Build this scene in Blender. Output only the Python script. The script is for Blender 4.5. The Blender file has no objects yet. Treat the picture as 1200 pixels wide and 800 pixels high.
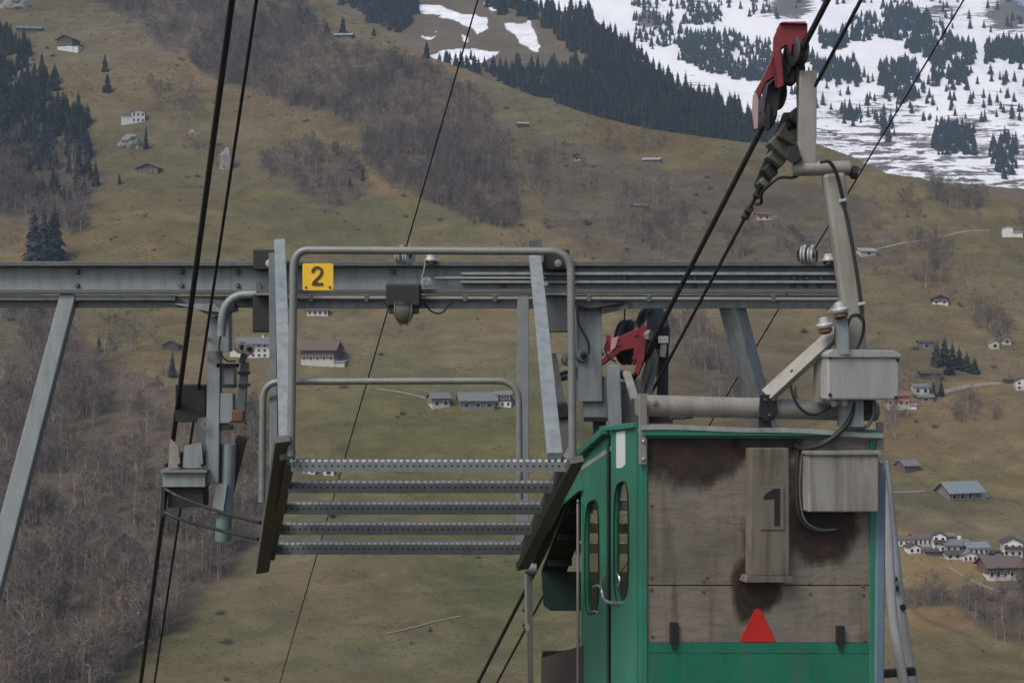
import bpy, bmesh, math, random
import numpy as np
from mathutils import Vector, Matrix

S = bpy.context.scene
C = S.collection
R = math.radians

# ------------------------------------------------------------------ camera
FPX = 1667.0                      # focal length in photo pixels (photo 1200 wide)
cam_d = bpy.data.cameras.new('camera')
cam_d.sensor_width = 36.0
cam_d.lens = 36.0 * FPX / 1200.0
cam_d.clip_start = 0.1
cam_d.clip_end = 20000
cam = bpy.data.objects.new('camera', cam_d)
cam.location = (0, 0, 0)
cam.rotation_euler = (R(90), 0, 0)
C.objects.link(cam)
S.camera = cam

# ------------------------------------------------------------------ sky, sun, exposure
SUN_EL, SUN_AZ = R(49), R(-138)     # azimuth measured from +Y (view direction), negative = left
W = bpy.data.worlds.new('World'); S.world = W; W.use_nodes = True
wn = W.node_tree.nodes; wl = W.node_tree.links
wn.clear()
sky = wn.new('ShaderNodeTexSky'); sky.sky_type = 'NISHITA'; sky.sun_disc = False
sky.sun_elevation = SUN_EL; sky.sun_rotation = SUN_AZ
sky.air_density = 0.75; sky.dust_density = 6.0; sky.ozone_density = 1.0; sky.altitude = 700
bg = wn.new('ShaderNodeBackground'); bg.inputs['Strength'].default_value = 0.10
wo = wn.new('ShaderNodeOutputWorld')
wl.new(sky.outputs[0], bg.inputs[0]); wl.new(bg.outputs[0], wo.inputs[0])
sun_d = bpy.data.lights.new('sun', 'SUN'); sun_d.energy = 1.3; sun_d.angle = R(24)
sun_d.color = (1.0, 0.96, 0.91)
sun = bpy.data.objects.new('sun', sun_d); C.objects.link(sun)
sdir = Vector((math.sin(SUN_AZ) * math.cos(SUN_EL), math.cos(SUN_AZ) * math.cos(SUN_EL), math.sin(SUN_EL)))
sun.rotation_euler = sdir.to_track_quat('Z', 'Y').to_euler()
S.view_settings.view_transform = 'Standard'
S.view_settings.look = 'None'
S.view_settings.gamma = 1.0
S.view_settings.use_curve_mapping = False
S.view_settings.exposure = 0.82
S.cycles.max_bounces = 6
S.cycles.diffuse_bounces = 3
S.cycles.glossy_bounces = 3
S.cycles.transparent_max_bounces = 8
S.cycles.volume_bounces = 0
S.cycles.use_denoising = True

rng = np.random.default_rng(7)
random.seed(7)

# ------------------------------------------------------------------ helpers
def P(x, y, Y):
    """the point seen at photo pixel (x, y) at distance Y in front of the camera"""
    return Vector(((x - 600) / FPX * Y, Y, (400 - y) / FPX * Y))

def tag(o, label=None, cat=None, group=None, kind=None):
    if label: o['label'] = label
    if cat: o['category'] = cat
    if group: o['group'] = group
    if kind: o['kind'] = kind
    return o

def empty(name, loc, label, cat, group=None):
    o = bpy.data.objects.new(name, None)
    o.empty_display_size = 0.1
    o.location = loc
    C.objects.link(o)
    o['_org'] = tuple(loc)
    return tag(o, label, cat, group)

class MB:
    def __init__(s):
        s.v = []; s.f = []
    def add(s, vs, fs):
        n = len(s.v)
        s.v += [tuple(v) for v in vs]
        s.f += [tuple(i + n for i in f) for f in fs]
        return s
    def hexa(s, p):                       # 8 corners: bottom loop then top loop
        return s.add(p, [(3, 2, 1, 0), (4, 5, 6, 7), (0, 1, 5, 4), (1, 2, 6, 5), (2, 3, 7, 6), (3, 0, 4, 7)])
    def box(s, c, size, rot=None):
        hx, hy, hz = size[0] / 2, size[1] / 2, size[2] / 2
        p = [Vector(q) for q in ((-hx, -hy, -hz), (hx, -hy, -hz), (hx, hy, -hz), (-hx, hy, -hz),
                                 (-hx, -hy, hz), (hx, -hy, hz), (hx, hy, hz), (-hx, hy, hz))]
        if rot is not None: p = [rot @ q for q in p]
        c = Vector(c)
        return s.hexa([q + c for q in p])
    def bar(s, a, b, w, d, side=None, w2=None, d2=None):
        """rectangular bar from a to b; side = approximate width direction"""
        a = Vector(a); b = Vector(b); t = (b - a).normalized()
        side = Vector(side) if side is not None else Vector((1, 0, 0))
        x = (side - t * side.dot(t)).normalized(); y = t.cross(x)
        w2 = w2 or w; d2 = d2 or d
        p = []
        for c, ww, dd in ((a, w, d), (b, w2, d2)):
            for i, j in ((-1, -1), (1, -1), (1, 1), (-1, 1)):
                p.append(c + x * (i * ww / 2) + y * (j * dd / 2))
        return s.hexa(p)
    def tube(s, pts, r, n=8, caps=True):
        pts = [Vector(p) for p in pts]
        rs = r if isinstance(r, (list, tuple)) else [r] * len(pts)
        t0 = (pts[1] - pts[0]).normalized()
        x = t0.orthogonal().normalized()
        vs = []; fs = []
        for i, p in enumerate(pts):
            if i == 0: t = t0
            elif i == len(pts) - 1: t = (pts[i] - pts[i - 1]).normalized()
            else: t = ((pts[i + 1] - p).normalized() + (p - pts[i - 1]).normalized()).normalized()
            x = (x - t * x.dot(t)).normalized(); y = t.cross(x)
            for k in range(n):
                an = 2 * math.pi * k / n
                vs.append(p + (x * math.cos(an) + y * math.sin(an)) * rs[i])
        for i in range(len(pts) - 1):
            for k in range(n):
                fs.append((i * n + k, i * n + (k + 1) % n, (i + 1) * n + (k + 1) % n, (i + 1) * n + k))
        if caps:
            fs.append(tuple(range(n - 1, -1, -1)))
            fs.append(tuple(range((len(pts) - 1) * n, len(pts) * n)))
        return s.add(vs, fs)
    def lathe(s, o, axis, prof, n=20):
        """prof: list of (distance along axis, radius)"""
        o = Vector(o); t = Vector(axis).normalized(); x = t.orthogonal().normalized(); y = t.cross(x)
        vs = []; fs = []
        for d, r in prof:
            for k in range(n):
                an = 2 * math.pi * k / n
                vs.append(o + t * d + (x * math.cos(an) + y * math.sin(an)) * r)
        for i in range(len(prof) - 1):
            for k in range(n):
                fs.append((i * n + k, i * n + (k + 1) % n, (i + 1) * n + (k + 1) % n, (i + 1) * n + k))
        fs.append(tuple(range(n - 1, -1, -1))); fs.append(tuple(range((len(prof) - 1) * n, len(prof) * n)))
        return s.add(vs, fs)
    def slab(s, poly, off):
        """closed polygon extruded by the vector off"""
        n = len(poly); off = Vector(off)
        vs = [Vector(p) for p in poly] + [Vector(p) + off for p in poly]
        fs = [tuple(range(n)), tuple(range(2 * n - 1, n - 1, -1))]
        fs += [(i, n + i, n + (i + 1) % n, (i + 1) % n) for i in range(n)]
        return s.add(vs, fs)
    def ring(s, outer, inner, off):
        """frame between two loops of equal count, extruded"""
        n = len(outer); off = Vector(off)
        o = [Vector(p) for p in outer]; i_ = [Vector(p) for p in inner]
        vs = o + i_ + [p + off for p in o] + [p + off for p in i_]
        fs = []
        for k in range(n):
            m = (k + 1) % n
            fs += [(k, m, n + m, n + k), (2 * n + k, 3 * n + k, 3 * n + m, 2 * n + m),
                   (k, 2 * n + k, 2 * n + m, m), (n + k, n + m, 3 * n + m, 3 * n + k)]
        return s.add(vs, fs)
    def build(s, name, m, parent=None, smooth=False, bevel=0, loc=None):
        if loc is None:
            loc = Vector(parent['_org']) if parent is not None else Vector((0, 0, 0))
        loc = Vector(loc)
        me = bpy.data.meshes.new(name)
        me.from_pydata([tuple(Vector(v) - loc) for v in s.v], [], s.f)
        me.update()
        b = bmesh.new(); b.from_mesh(me)
        bmesh.ops.recalc_face_normals(b, faces=b.faces)
        b.to_mesh(me); b.free()
        me.materials.append(m)
        o = bpy.data.objects.new(name, me)
        C.objects.link(o)
        if smooth:
            for p in me.polygons: p.use_smooth = True
            me.set_sharp_from_angle(angle=R(40))
        if bevel:
            bv = o.modifiers.new('bevel', 'BEVEL'); bv.width = bevel; bv.segments = 2; bv.limit_method = 'ANGLE'
            bv.angle_limit = R(40)
        o['_org'] = tuple(loc)
        if parent is not None: o.parent = parent
        else: o.location = loc
        return o

def arc(c, a, b, n=8):
    """quarter-bend corner points: from a to b rounding at corner c"""
    c, a, b = Vector(c), Vector(a), Vector(b)
    return [(a * (1 - t) ** 2 + c * 2 * t * (1 - t) + b * t * t) for t in [i / n for i in range(n + 1)]]

def spline(pts, n=8):
    """Catmull-Rom through the points"""
    pts = [Vector(p) for p in pts]
    q = [pts[0] * 2 - pts[1]] + pts + [pts[-1] * 2 - pts[-2]]
    out = []
    for i in range(1, len(q) - 2):
        for k in range(n):
            t = k / n
            p0, p1, p2, p3 = q[i - 1], q[i], q[i + 1], q[i + 2]
            out.append(0.5 * ((2 * p1) + (p2 - p0) * t + (2 * p0 - 5 * p1 + 4 * p2 - p3) * t * t + (3 * p1 - p0 - 3 * p2 + p3) * t ** 3))
    out.append(pts[-1])
    return out

# ------------------------------------------------------------------ materials
def new_mat(name):
    m = bpy.data.materials.new(name); m.use_nodes = True
    nt = m.node_tree; nt.nodes.clear()
    out = nt.nodes.new('ShaderNodeOutputMaterial')
    bs = nt.nodes.new('ShaderNodeBsdfPrincipled')
    nt.links.new(bs.outputs[0], out.inputs[0])
    return m, nt, bs

def noise(nt, scale, detail=4, rough=0.55, vec=None, dist=0.0):
    n = nt.nodes.new('ShaderNodeTexNoise')
    n.inputs['Scale'].default_value = scale; n.inputs['Detail'].default_value = detail
    n.inputs['Roughness'].default_value = rough; n.inputs['Distortion'].default_value = dist
    if vec is not None: nt.links.new(vec, n.inputs['Vector'])
    return n

def ramp(nt, fac, stops):
    r = nt.nodes.new('ShaderNodeValToRGB')
    e = r.color_ramp.elements
    while len(e) < len(stops): e.new(0.5)
    for el, (p, c) in zip(e, stops):
        el.position = p; el.color = (c[0], c[1], c[2], 1) if isinstance(c, (tuple, list)) else (c, c, c, 1)
    nt.links.new(fac, r.inputs[0])
    return r

def mixc(nt, fac, a, b, mode='MIX'):
    m = nt.nodes.new('ShaderNodeMix'); m.data_type = 'RGBA'; m.blend_type = mode
    for sock, v in ((m.inputs[0], fac), (m.inputs[6], a), (m.inputs[7], b)):
        if isinstance(v, bpy.types.NodeSocket): nt.links.new(v, sock)
        elif isinstance(v, (int, float)): sock.default_value = v
        else: sock.default_value = (v[0], v[1], v[2], 1)
    return m.outputs[2]

def objco(nt, scale=None):
    t = nt.nodes.new('ShaderNodeTexCoord')
    if scale is None: return t.outputs['Object']
    mp = nt.nodes.new('ShaderNodeMapping'); mp.inputs['Scale'].default_value = scale
    nt.links.new(t.outputs['Object'], mp.inputs[0])
    return mp.outputs[0]

def paint(name, col, rough=0.55, var=0.25, scale=9, metal=0.0, grime=0.35, dirt=(0.06, 0.05, 0.04), streak=True, bump=0.15):
    """painted or weathered surface: mottled colour, vertical dirt runs, worn gloss"""
    m, nt, bs = new_mat(name)
    co = objco(nt)
    n1 = noise(nt, scale, 5, 0.6, co)
    c = mixc(nt, n1.outputs[0], tuple(x * (1 - var) for x in col), tuple(min(1, x * (1 + var)) for x in col))
    n2 = noise(nt, 3.0 if not streak else 1.0, 6, 0.65, objco(nt, (14, 14, 1.6)) if streak else co)
    g = ramp(nt, n2.outputs[0], [(0.45, 0.0), (0.75, grime)])
    c = mixc(nt, g.outputs[0], c, dirt)
    nf = noise(nt, 70, 3, 0.6, co)
    spk = ramp(nt, nf.outputs[0], [(0.62, 0.0), (0.72, 0.35 * grime)])
    c = mixc(nt, spk.outputs[0], c, dirt)
    nt.links.new(c, bs.inputs['Base Color'])
    rr = ramp(nt, n1.outputs[0], [(0.2, rough * 0.8), (0.8, min(1, rough * 1.2))])
    nt.links.new(rr.outputs[0], bs.inputs['Roughness'])
    bs.inputs['Metallic'].default_value = metal
    if bump:
        b = nt.nodes.new('ShaderNodeBump'); b.inputs['Strength'].default_value = bump; b.inputs['Distance'].default_value = 0.004
        nt.links.new(nf.outputs[0], b.inputs['Height']); nt.links.new(b.outputs[0], bs.inputs['Normal'])
    return m

def plain(name, col, rough=0.7, var=0.2, scale=3.0, metal=0.0):
    m, nt, bs = new_mat(name)
    n1 = noise(nt, scale, 4, 0.6, objco(nt))
    nt.links.new(mixc(nt, n1.outputs[0], tuple(x * (1 - var) for x in col), tuple(min(1, x * (1 + var)) for x in col)), bs.inputs['Base Color'])
    bs.inputs['Roughness'].default_value = rough; bs.inputs['Metallic'].default_value = metal
    return m
# ------------------------------------------------------------------ terrain
def vnoise(x, y, seed=0):
    xi = np.floor(x).astype(np.int64); yi = np.floor(y).astype(np.int64)
    fx = x - xi; fy = y - yi
    fx = fx * fx * (3 - 2 * fx); fy = fy * fy * (3 - 2 * fy)
    def h(a, b):
        n = (a * 374761393 + b * 668265263 + seed * 974711) & 0xffffffff
        n = ((n ^ (n >> 13)) * 1274126177) & 0xffffffff
        return ((n ^ (n >> 16)) & 0xffff) / 65535.0
    return (h(xi, yi) * (1 - fx) + h(xi + 1, yi) * fx) * (1 - fy) + (h(xi, yi + 1) * (1 - fx) + h(xi + 1, yi + 1) * fx) * fy

def fbm(x, y, seed=0, oct=4):
    s = 0; a = 0.5
    for i in range(oct):
        s = s + a * (vnoise(x * 2 ** i, y * 2 ** i, seed + i * 17) - 0.5); a *= 0.5
    return s

def profile_fn(tab):
    Yt = np.array([t[0] for t in tab], float); zt = np.array([t[1] for t in tab], float)
    # smooth the table a little so the slope has no creases
    g = np.linspace(Yt[0], Yt[-1], 1200)
    z = np.interp(g, Yt, zt)
    k = np.hanning(81); k /= k.sum()
    z = np.convolve(np.pad(z, 40, mode='edge'), k, 'valid')
    return lambda Y: np.interp(Y, g, z)

# hill: image row -> distance, turned into heights once, then a plain height field
_hill_rows = [(800, 345), (700, 402), (600, 468), (500, 542), (400, 622), (300, 712), (200, 815), (100, 935), (0, 1075), (-120, 1260)]
_hill_tab = [(-80, 2), (0, -9), (60, -32), (150, -62), (260, -84)] + [(Y, (400 - y) / FPX * Y) for y, Y in _hill_rows]
_hill_p = profile_fn(_hill_tab)
_ridge_x = np.array([-900, 150, 330, 380, 430, 480, 560, 620, 700, 760, 870, 960, 1000, 1040, 1080, 1110, 1150, 1200, 2200], float)
_ridge_y = np.array([-110, -110, -22, 2, 28, 58, 86, 110, 136, 151, 166, 169, 184, 203, 208, 219, 223, 240, 300], float)
_Yg = np.linspace(345, 1260, 900)
_yg = 400 - FPX * _hill_p(_Yg) / _Yg
def ridge_dist(u):
    y = np.interp(600 + FPX * u, _ridge_x, _ridge_y)
    return np.interp(-y, -_yg, _Yg)

def z_hill(X, Y):
    X = np.asarray(X, float); Y = np.asarray(Y, float)
    u = X / np.maximum(Y, 120.0)
    Yr = ridge_dist(u)
    Ye = np.minimum(Y, Yr)
    z = _hill_p(Ye)
    # far side of the hill falls away
    o = np.maximum(Y - Yr, 0)
    z = z - 0.35 * o
    amp = np.clip((Y - 250) / 200, 0, 1) * np.clip((Yr - Y) / 60, 0, 1)
    z = z + amp * (16 * fbm(X / 170 + 3, Y / 170, 1, 3) + 5 * fbm(X / 45, Y / 45, 5, 4))
    # dry gullies running down the slope
    gl = np.abs(fbm(X / 60 + Y / 260 + .8 * fbm(X / 40, Y / 40, 37, 3), Y / 300, 31, 3))
    z = z - amp * 2.0 * np.clip(1 - gl / 0.04, 0, 1) * np.clip(4 * fbm(X / 110, Y / 110, 39, 2) + .3, 0, 1)
    z = z + amp * 1.1 * fbm(X / 11, Y / 11, 35, 3)
    return z

_ridgeB_x = np.array([-900, 560, 620, 690, 740, 775, 800, 870, 900, 950, 1000, 2200], float)
_ridgeB_y = np.array([-60, -40, 10, 16, 60, 92, 106, 130, 152, 178, 205, 300], float)
_B_p = profile_fn([(900, -80), (1150, 120)] + [(Y, (400 - y) / FPX * Y) for y, Y in [(190, 1240), (150, 1330), (100, 1450), (50, 1580), (0, 1720), (-60, 1920), (-100, 2100)]])
_Yb = np.linspace(960, 2100, 1100); _yb = 400 - FPX * _B_p(_Yb) / _Yb
def z_wooded(X, Y):
    X = np.asarray(X, float); Y = np.asarray(Y, float)
    u = X / np.maximum(Y, 120.0)
    Yr = np.interp(-np.interp(600 + FPX * u, _ridgeB_x, _ridgeB_y), -_yb, _Yb)
    z = _B_p(np.minimum(Y, Yr)) - 0.3 * np.maximum(Y - Yr, 0)
    amp = np.clip((Yr - Y) / 80, 0, 1)
    return z + amp * (22 * fbm(X / 260, Y / 260, 11, 3) + 5 * fbm(X / 60, Y / 60, 13, 3))

_ridgeC_x = np.array([-900, 1120, 1160, 1190, 1215, 1300, 1500, 2400], float)
_ridgeC_y = np.array([-110, -110, -45, -6, 26, 60, 40, 90], float)
_C_p = profile_fn([(1600, 60), (1900, 120), (2150, 170)] + [(Y, (400 - y) / FPX * Y) for y, Y in [(225, 2250), (200, 2330), (150, 2500), (100, 2700), (50, 2920), (0, 3160), (-60, 3480), (-130, 3900), (-200, 4400)]])
_Yc = np.linspace(2250, 4400, 900); _yc = 400 - FPX * _C_p(_Yc) / _Yc
def z_snow(X, Y):
    X = np.asarray(X, float); Y = np.asarray(Y, float)
    u = X / np.maximum(Y, 120.0)
    Yr = np.interp(-np.interp(600 + FPX * u, _ridgeC_x, _ridgeC_y), -_yc, _Yc)
    z = _C_p(np.minimum(Y, Yr)) - 0.4 * np.maximum(Y - Yr, 0)
    amp = np.clip((Yr - Y) / 120, 0, 1)
    rg = 1 - np.abs(fbm(X / 330 + 5, Y / 500, 21, 4)) * 4
    return z + amp * (60 * fbm(X / 420, Y / 420, 23, 4) + 18 * fbm(X / 90, Y / 90, 27, 4) + 14 * rg)

def march(fn, px, py, Y0, Y1, n=500):
    """world points where photo pixels (px, py) meet the height field"""
    px = np.atleast_1d(np.asarray(px, float)); py = np.atleast_1d(np.asarray(py, float))
    u = (px - 600) / FPX; v = (400 - py) / FPX
    Ys = np.linspace(Y0, Y1, n)
    d = fn(u[:, None] * Ys[None], np.broadcast_to(Ys[None], (len(u), n))) - v[:, None] * Ys[None]
    hit = d > 0
    i = np.argmax(hit, axis=1); ok = hit.any(axis=1) & (i > 0)
    i = np.maximum(i, 1); r = np.arange(len(u))
    a, b = d[r, i - 1], d[r, i]
    Y = Ys[i - 1] + (Ys[i] - Ys[i - 1]) * (-a) / np.where(b - a == 0, 1, b - a)
    X = u * Y
    return X, Y, fn(X, Y), ok

LAYERS = {'hill': (z_hill, 320, 1300), 'wooded': (z_wooded, 1100, 2000), 'snow': (z_snow, 1900, 4200)}

def ground_at(px, py, layer='hill'):
    fn, a, b = LAYERS[layer]
    X, Y, z, ok = march(fn, px, py, a, b, 1600)
    return Vector((X[0], Y[0], z[0]))

def terrain(name, fn, us, Ys, off, mat, colour):
    U, YY = np.meshgrid(us, Ys)
    X = U * (YY + off)
    Z = fn(X, YY)
    nr, nc = X.shape
    v = np.stack([X, YY, Z], -1).reshape(-1, 3)
    idx = np.arange(nr * nc).reshape(nr, nc)
    f = np.stack([idx[:-1, :-1], idx[:-1, 1:], idx[1:, 1:], idx[1:, :-1]], -1).reshape(-1, 4)
    me = bpy.data.meshes.new(name)
    me.vertices.add(len(v)); me.vertices.foreach_set('co', v.ravel())
    me.loops.add(f.size); me.loops.foreach_set('vertex_index', f.ravel())
    me.polygons.add(len(f)); me.polygons.foreach_set('loop_start', np.arange(0, f.size, 4)); me.polygons.foreach_set('loop_total', np.full(len(f), 4))
    me.update(); me.validate()
    me.polygons.foreach_set('use_smooth', np.ones(len(f), bool))
    col = colour(v[:, 0], v[:, 1], v[:, 2])
    at = me.color_attributes.new('cover', 'FLOAT_COLOR', 'POINT')
    at.data.foreach_set('color', np.concatenate([col, np.ones((len(v), 1)) if col.shape[1] == 3 else col[:, :0]], 1).astype(np.float32).ravel())
    me.materials.append(mat)
    o = bpy.data.objects.new(name, me); C.objects.link(o)
    return tag(o, kind='structure')

def sstep(a, b, x):
    t = np.clip((x - a) / (b - a), 0, 1); return t * t * (3 - 2 * t)

def inpoly(px, py, poly):
    r = np.zeros(px.shape, bool); n = len(poly)
    for i in range(n):
        x1, y1 = poly[i]; x2, y2 = poly[(i + 1) % n]
        if y1 == y2: continue
        c = ((y1 > py) != (y2 > py)) & (px < (x2 - x1) * (py - y1) / (y2 - y1) + x1)
        r ^= c
    return r

# --- where the woods stand (outlines in photo pixels, turned into world points below)
BARE = [  # name, layer, polygon, count, height range, label
    ('bare_wood', [(100, -6), (345, -6), (392, 45), (470, 68), (535, 92), (590, 150), (612, 200), (600, 268), (560, 262), (500, 240), (432, 195), (420, 152), (380, 132), (300, 114), (245, 92), (205, 62), (140, 22)], 3300, (6, 10.5), 'wide band of bare grey-purple trees climbing the upper left slope'),
    ('bare_wood', [(300, 178), (350, 166), (420, 188), (432, 215), (415, 242), (390, 246), (360, 226), (310, 206)], 190, (6, 10), 'dark patch of bare bushes above the gantry left of the thin cable'),
    ('bare_wood', [(600, 186), (655, 180), (705, 214), (690, 230), (620, 226)], 90, (5, 8), 'low bare thicket on the open slope below the small huts'),
    ('bare_wood', [(-8, 160), (60, 165), (108, 192), (107, 240), (98, 268), (60, 275), (-8, 250)], 260, (9, 14), 'pale leafless trees at the left edge below the dark firs'),
    ('bare_wood', [(172, 95), (232, 105), (236, 140), (205, 150), (182, 128)], 70, (5, 9), 'small bare copse between the cables and the white house'),
    ('bare_wood', [(215, 160), (268, 172), (262, 200), (232, 196)], 32, (4, 7), 'scattered bare bushes around the pale rock face'),
    ('bare_wood', [(-8, 362), (70, 366), (105, 405), (150, 432), (196, 452), (214, 480), (300, 478), (312, 560), (298, 640), (240, 700), (190, 742), (130, 792), (120, 830), (-8, 830)], 1150, (8, 14), 'large leafless wood filling the lower left below the gantry'),
    ('bare_wood', [(105, 362), (190, 362), (186, 400), (150, 420), (118, 400)], 34, (5, 8), 'thin bare bushes beneath the left end of the gantry'),
    ('bare_wood', [(690, 150), (780, 160), (775, 182), (700, 182)], 60, (4, 8), 'bare shrubs just below the ridge line above the grey hut'),
    ('bare_wood', [(715, 215), (800, 225), (812, 282), (770, 300), (725, 275)], 110, (5, 10), 'loose bare trees above the middle of the gantry beam'),
    ('bare_wood', [(735, 378), (800, 374), (862, 405), (895, 470), (880, 492), (835, 478), (795, 436), (740, 424)], 150, (6, 10), 'bare thicket on the red-brown bank behind the cabin'),
    ('bare_wood', [(820, 270), (935, 262), (985, 285), (930, 312), (830, 312)], 110, (4, 8), 'low bare scrub above the right part of the beam'),
    ('bare_wood', [(620, 150), (760, 190), (900, 200), (1040, 240), (1060, 310), (900, 300), (720, 310), (640, 262)], 120, (3, 6), 'thin bare scrub strewn over the open slope above the right half of the beam'),
    ('bare_wood', [(1000, 225), (1200, 250), (1200, 360), (1040, 345)], 70, (3, 6), 'thin bare scrub strewn over the meadow right of the hanger arm'),
    ('bare_wood', [(1085, 210), (1158, 215), (1148, 250), (1110, 246), (1090, 232)], 90, (6, 10), 'bare trees on the ridge near the right edge'),
    ('bare_wood', [(1052, 228), (1080, 226), (1082, 250), (1056, 252)], 22, (5, 8), 'small clump of bare bushes right of the hanger arm'),
    ('bare_wood', [(1066, 284), (1108, 280), (1116, 330), (1090, 344), (1072, 326)], 45, (7, 11), 'bare trees standing in the middle of the right meadow'),
    ('bare_wood', [(1022, 313), (1086, 321), (1084, 333), (1030, 328)], 28, (3, 5), 'dark low hedge line across the right slope'),
    ('bare_wood', [(1140, 372), (1176, 366), (1196, 405), (1150, 410)], 45, (6, 9), 'grey bare trees around the farm at the right edge'),
    ('bare_wood', [(1108, 470), (1140, 468), (1180, 492), (1150, 498), (1112, 490)], 42, (4, 7), 'rounded bare shrubs below the pale road'),
    ('bare_wood', [(1058, 690), (1120, 694), (1210, 664), (1210, 770), (1165, 745), (1130, 712), (1060, 712)], 130, (4, 7), 'dark bare scrub below the village at the lower right'),
    ('bare_wood', [(1184, 226), (1210, 222), (1210, 290), (1190, 285)], 22, (6, 9), 'bare trees at the right edge above the white house'),
    ('bare_wood', [(1035, 445), (1075, 430), (1105, 438), (1100, 470), (1040, 468)], 34, (4, 7), 'bare garden trees behind the orange house'),
    ('bare_wood', [(1036, 478), (1062, 478), (1062, 520), (1040, 530)], 14, (5, 8), 'few thin bare trees below the orange house'),
]
FIRS = [
    ('fir_wood', 'hill', [(-8, 30), (14, 38), (32, 62), (52, 92), (76, 112), (104, 150), (108, 182), (108, 214), (66, 200), (30, 205), (-8, 190)], 260, (10, 17), 'dark fir wood on the slope at the left edge'),
    ('fir_wood', 'hill', [(-8, 205), (60, 205), (100, 228), (92, 250), (-8, 240)], 26, (9, 13), 'few dark firs scattered among bare trees at the left edge'),
    ('fir_wood', 'wooded', [(384, -12), (490, -12), (484, 18), (474, 46), (446, 30), (410, 12)], 260, (14, 22), 'dark fir wood at the top edge left of the snow patches'),
    ('fir_wood', 'wooded', [(560, -14), (640, -14), (690, 14), (735, 50), (775, 84), (800, 100), (870, 124), (905, 148), (950, 176), (950, 190), (860, 176), (780, 165), (690, 140), (640, 118), (590, 100), (588, 86), (660, 86), (700, 72), (668, 56), (640, 30), (570, 8)], 1500, (14, 24), 'dense dark fir wood running down the middle ridge'),
    ('fir_wood', 'wooded', [(500, 64), (545, 66), (598, 90), (590, 104), (540, 90), (500, 80)], 40, (9, 15), 'row of dark firs below the middle snow patch'),
]
for i, (pl, n) in enumerate([
    ([(742, 18), (790, 15), (800, 50), (760, 60), (744, 45)], 60), ([(800, 7), (843, 10), (845, 30), (802, 30)], 60),
    ([(795, 33), (860, 45), (902, 58), (905, 92), (860, 95), (800, 72)], 230), ([(943, 67), (1000, 72), (1009, 103), (950, 100)], 95),
    ([(960, 37), (993, 38), (993, 58), (962, 58)], 36), ([(997, 20), (1027, 18), (1027, 50), (1000, 50)], 40),
    ([(1025, 5), (1060, 8), (1105, 35), (1143, 60), (1143, 78), (1090, 68), (1030, 42)], 260), ([(1030, 73), (1077, 76), (1075, 110), (1035, 108)], 75),
    ([(1087, 67), (1140, 70), (1133, 100), (1090, 98)], 60), ([(1147, 54), (1210, 48), (1210, 76), (1150, 74)], 120),
    ([(1047, 107), (1077, 107), (1075, 132), (1050, 130)], 26), ([(1093, 152), (1143, 150), (1143, 182), (1095, 180)], 90),
    ([(1160, 160), (1190, 160), (1192, 206), (1165, 210)], 46), ([(1028, 143), (1048, 143), (1046, 170), (1030, 170)], 20),
    ([(985, 125), (1003, 128), (1003, 148), (987, 148)], 14), ([(845, 5), (1000, -8), (1210, -20), (1210, 40), (1000, 12), (900, 30)], 60),
    ([(905, 100), (1210, 78), (1210, 150), (1000, 150)], 110), ([(730, -10), (860, -10), (850, 10), (740, 14)], 50)]):
    FIRS.append(('far_fir_wood', 'snow', pl, int(n * (1.9 if i in (2, 3, 4, 5, 6, 7, 8, 9, 11) else 1.3)), (14, 26),
                 ['clump of firs at the foot of the snow slope by the middle ridge', 'few firs near the top edge left of the red carriage', 'blue-dark fir belt on the snow left of the red carriage',
                  'fir belt on the snow right of the white hanger post', 'small fir clump on the snow right of the red carriage', 'small fir clump just below the haul cable at the top',
                  'large blue-dark fir wood on the upper right snow slope', 'fir group below the large wood on the snow', 'loose firs on the snow left of the right edge', 'fir belt at the right edge across the snow slope',
                  'small group of firs on the lower snow slope', 'square brown-green fir plantation on the lower right snow slope', 'narrow strip of firs running down near the right edge', 'two or three firs by the thin right cable on the snow',
                  'tiny fir clump just right of the white hanger post', 'single firs dotted along the top of the snow slope', 'single firs dotted over the broken lower snow', 'sparse firs at the top edge left of the snow mountain'][i]))

# --- ground cover
SNOWB = [[(484, 2), (520, 5), (545, 22), (572, 20), (574, 32), (560, 38), (520, 22), (490, 14)], [(506, 62), (560, 56), (582, 62), (572, 72), (540, 80), (512, 70)],
         [(596, 28), (622, 26), (634, 52), (630, 62), (606, 52), (596, 42)], [(662, 78), (684, 84), (684, 98), (670, 92)], [(492, 40), (512, 38), (506, 44)], [(540, 40), (552, 46), (545, 50)], [(568, 6), (585, 0), (600, 8), (580, 16)]]

def blob(px, py, cx, cy, rx, ry):
    d = ((px - cx) / rx) ** 2 + ((py - cy) / ry) ** 2
    return np.exp(-d)

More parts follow.
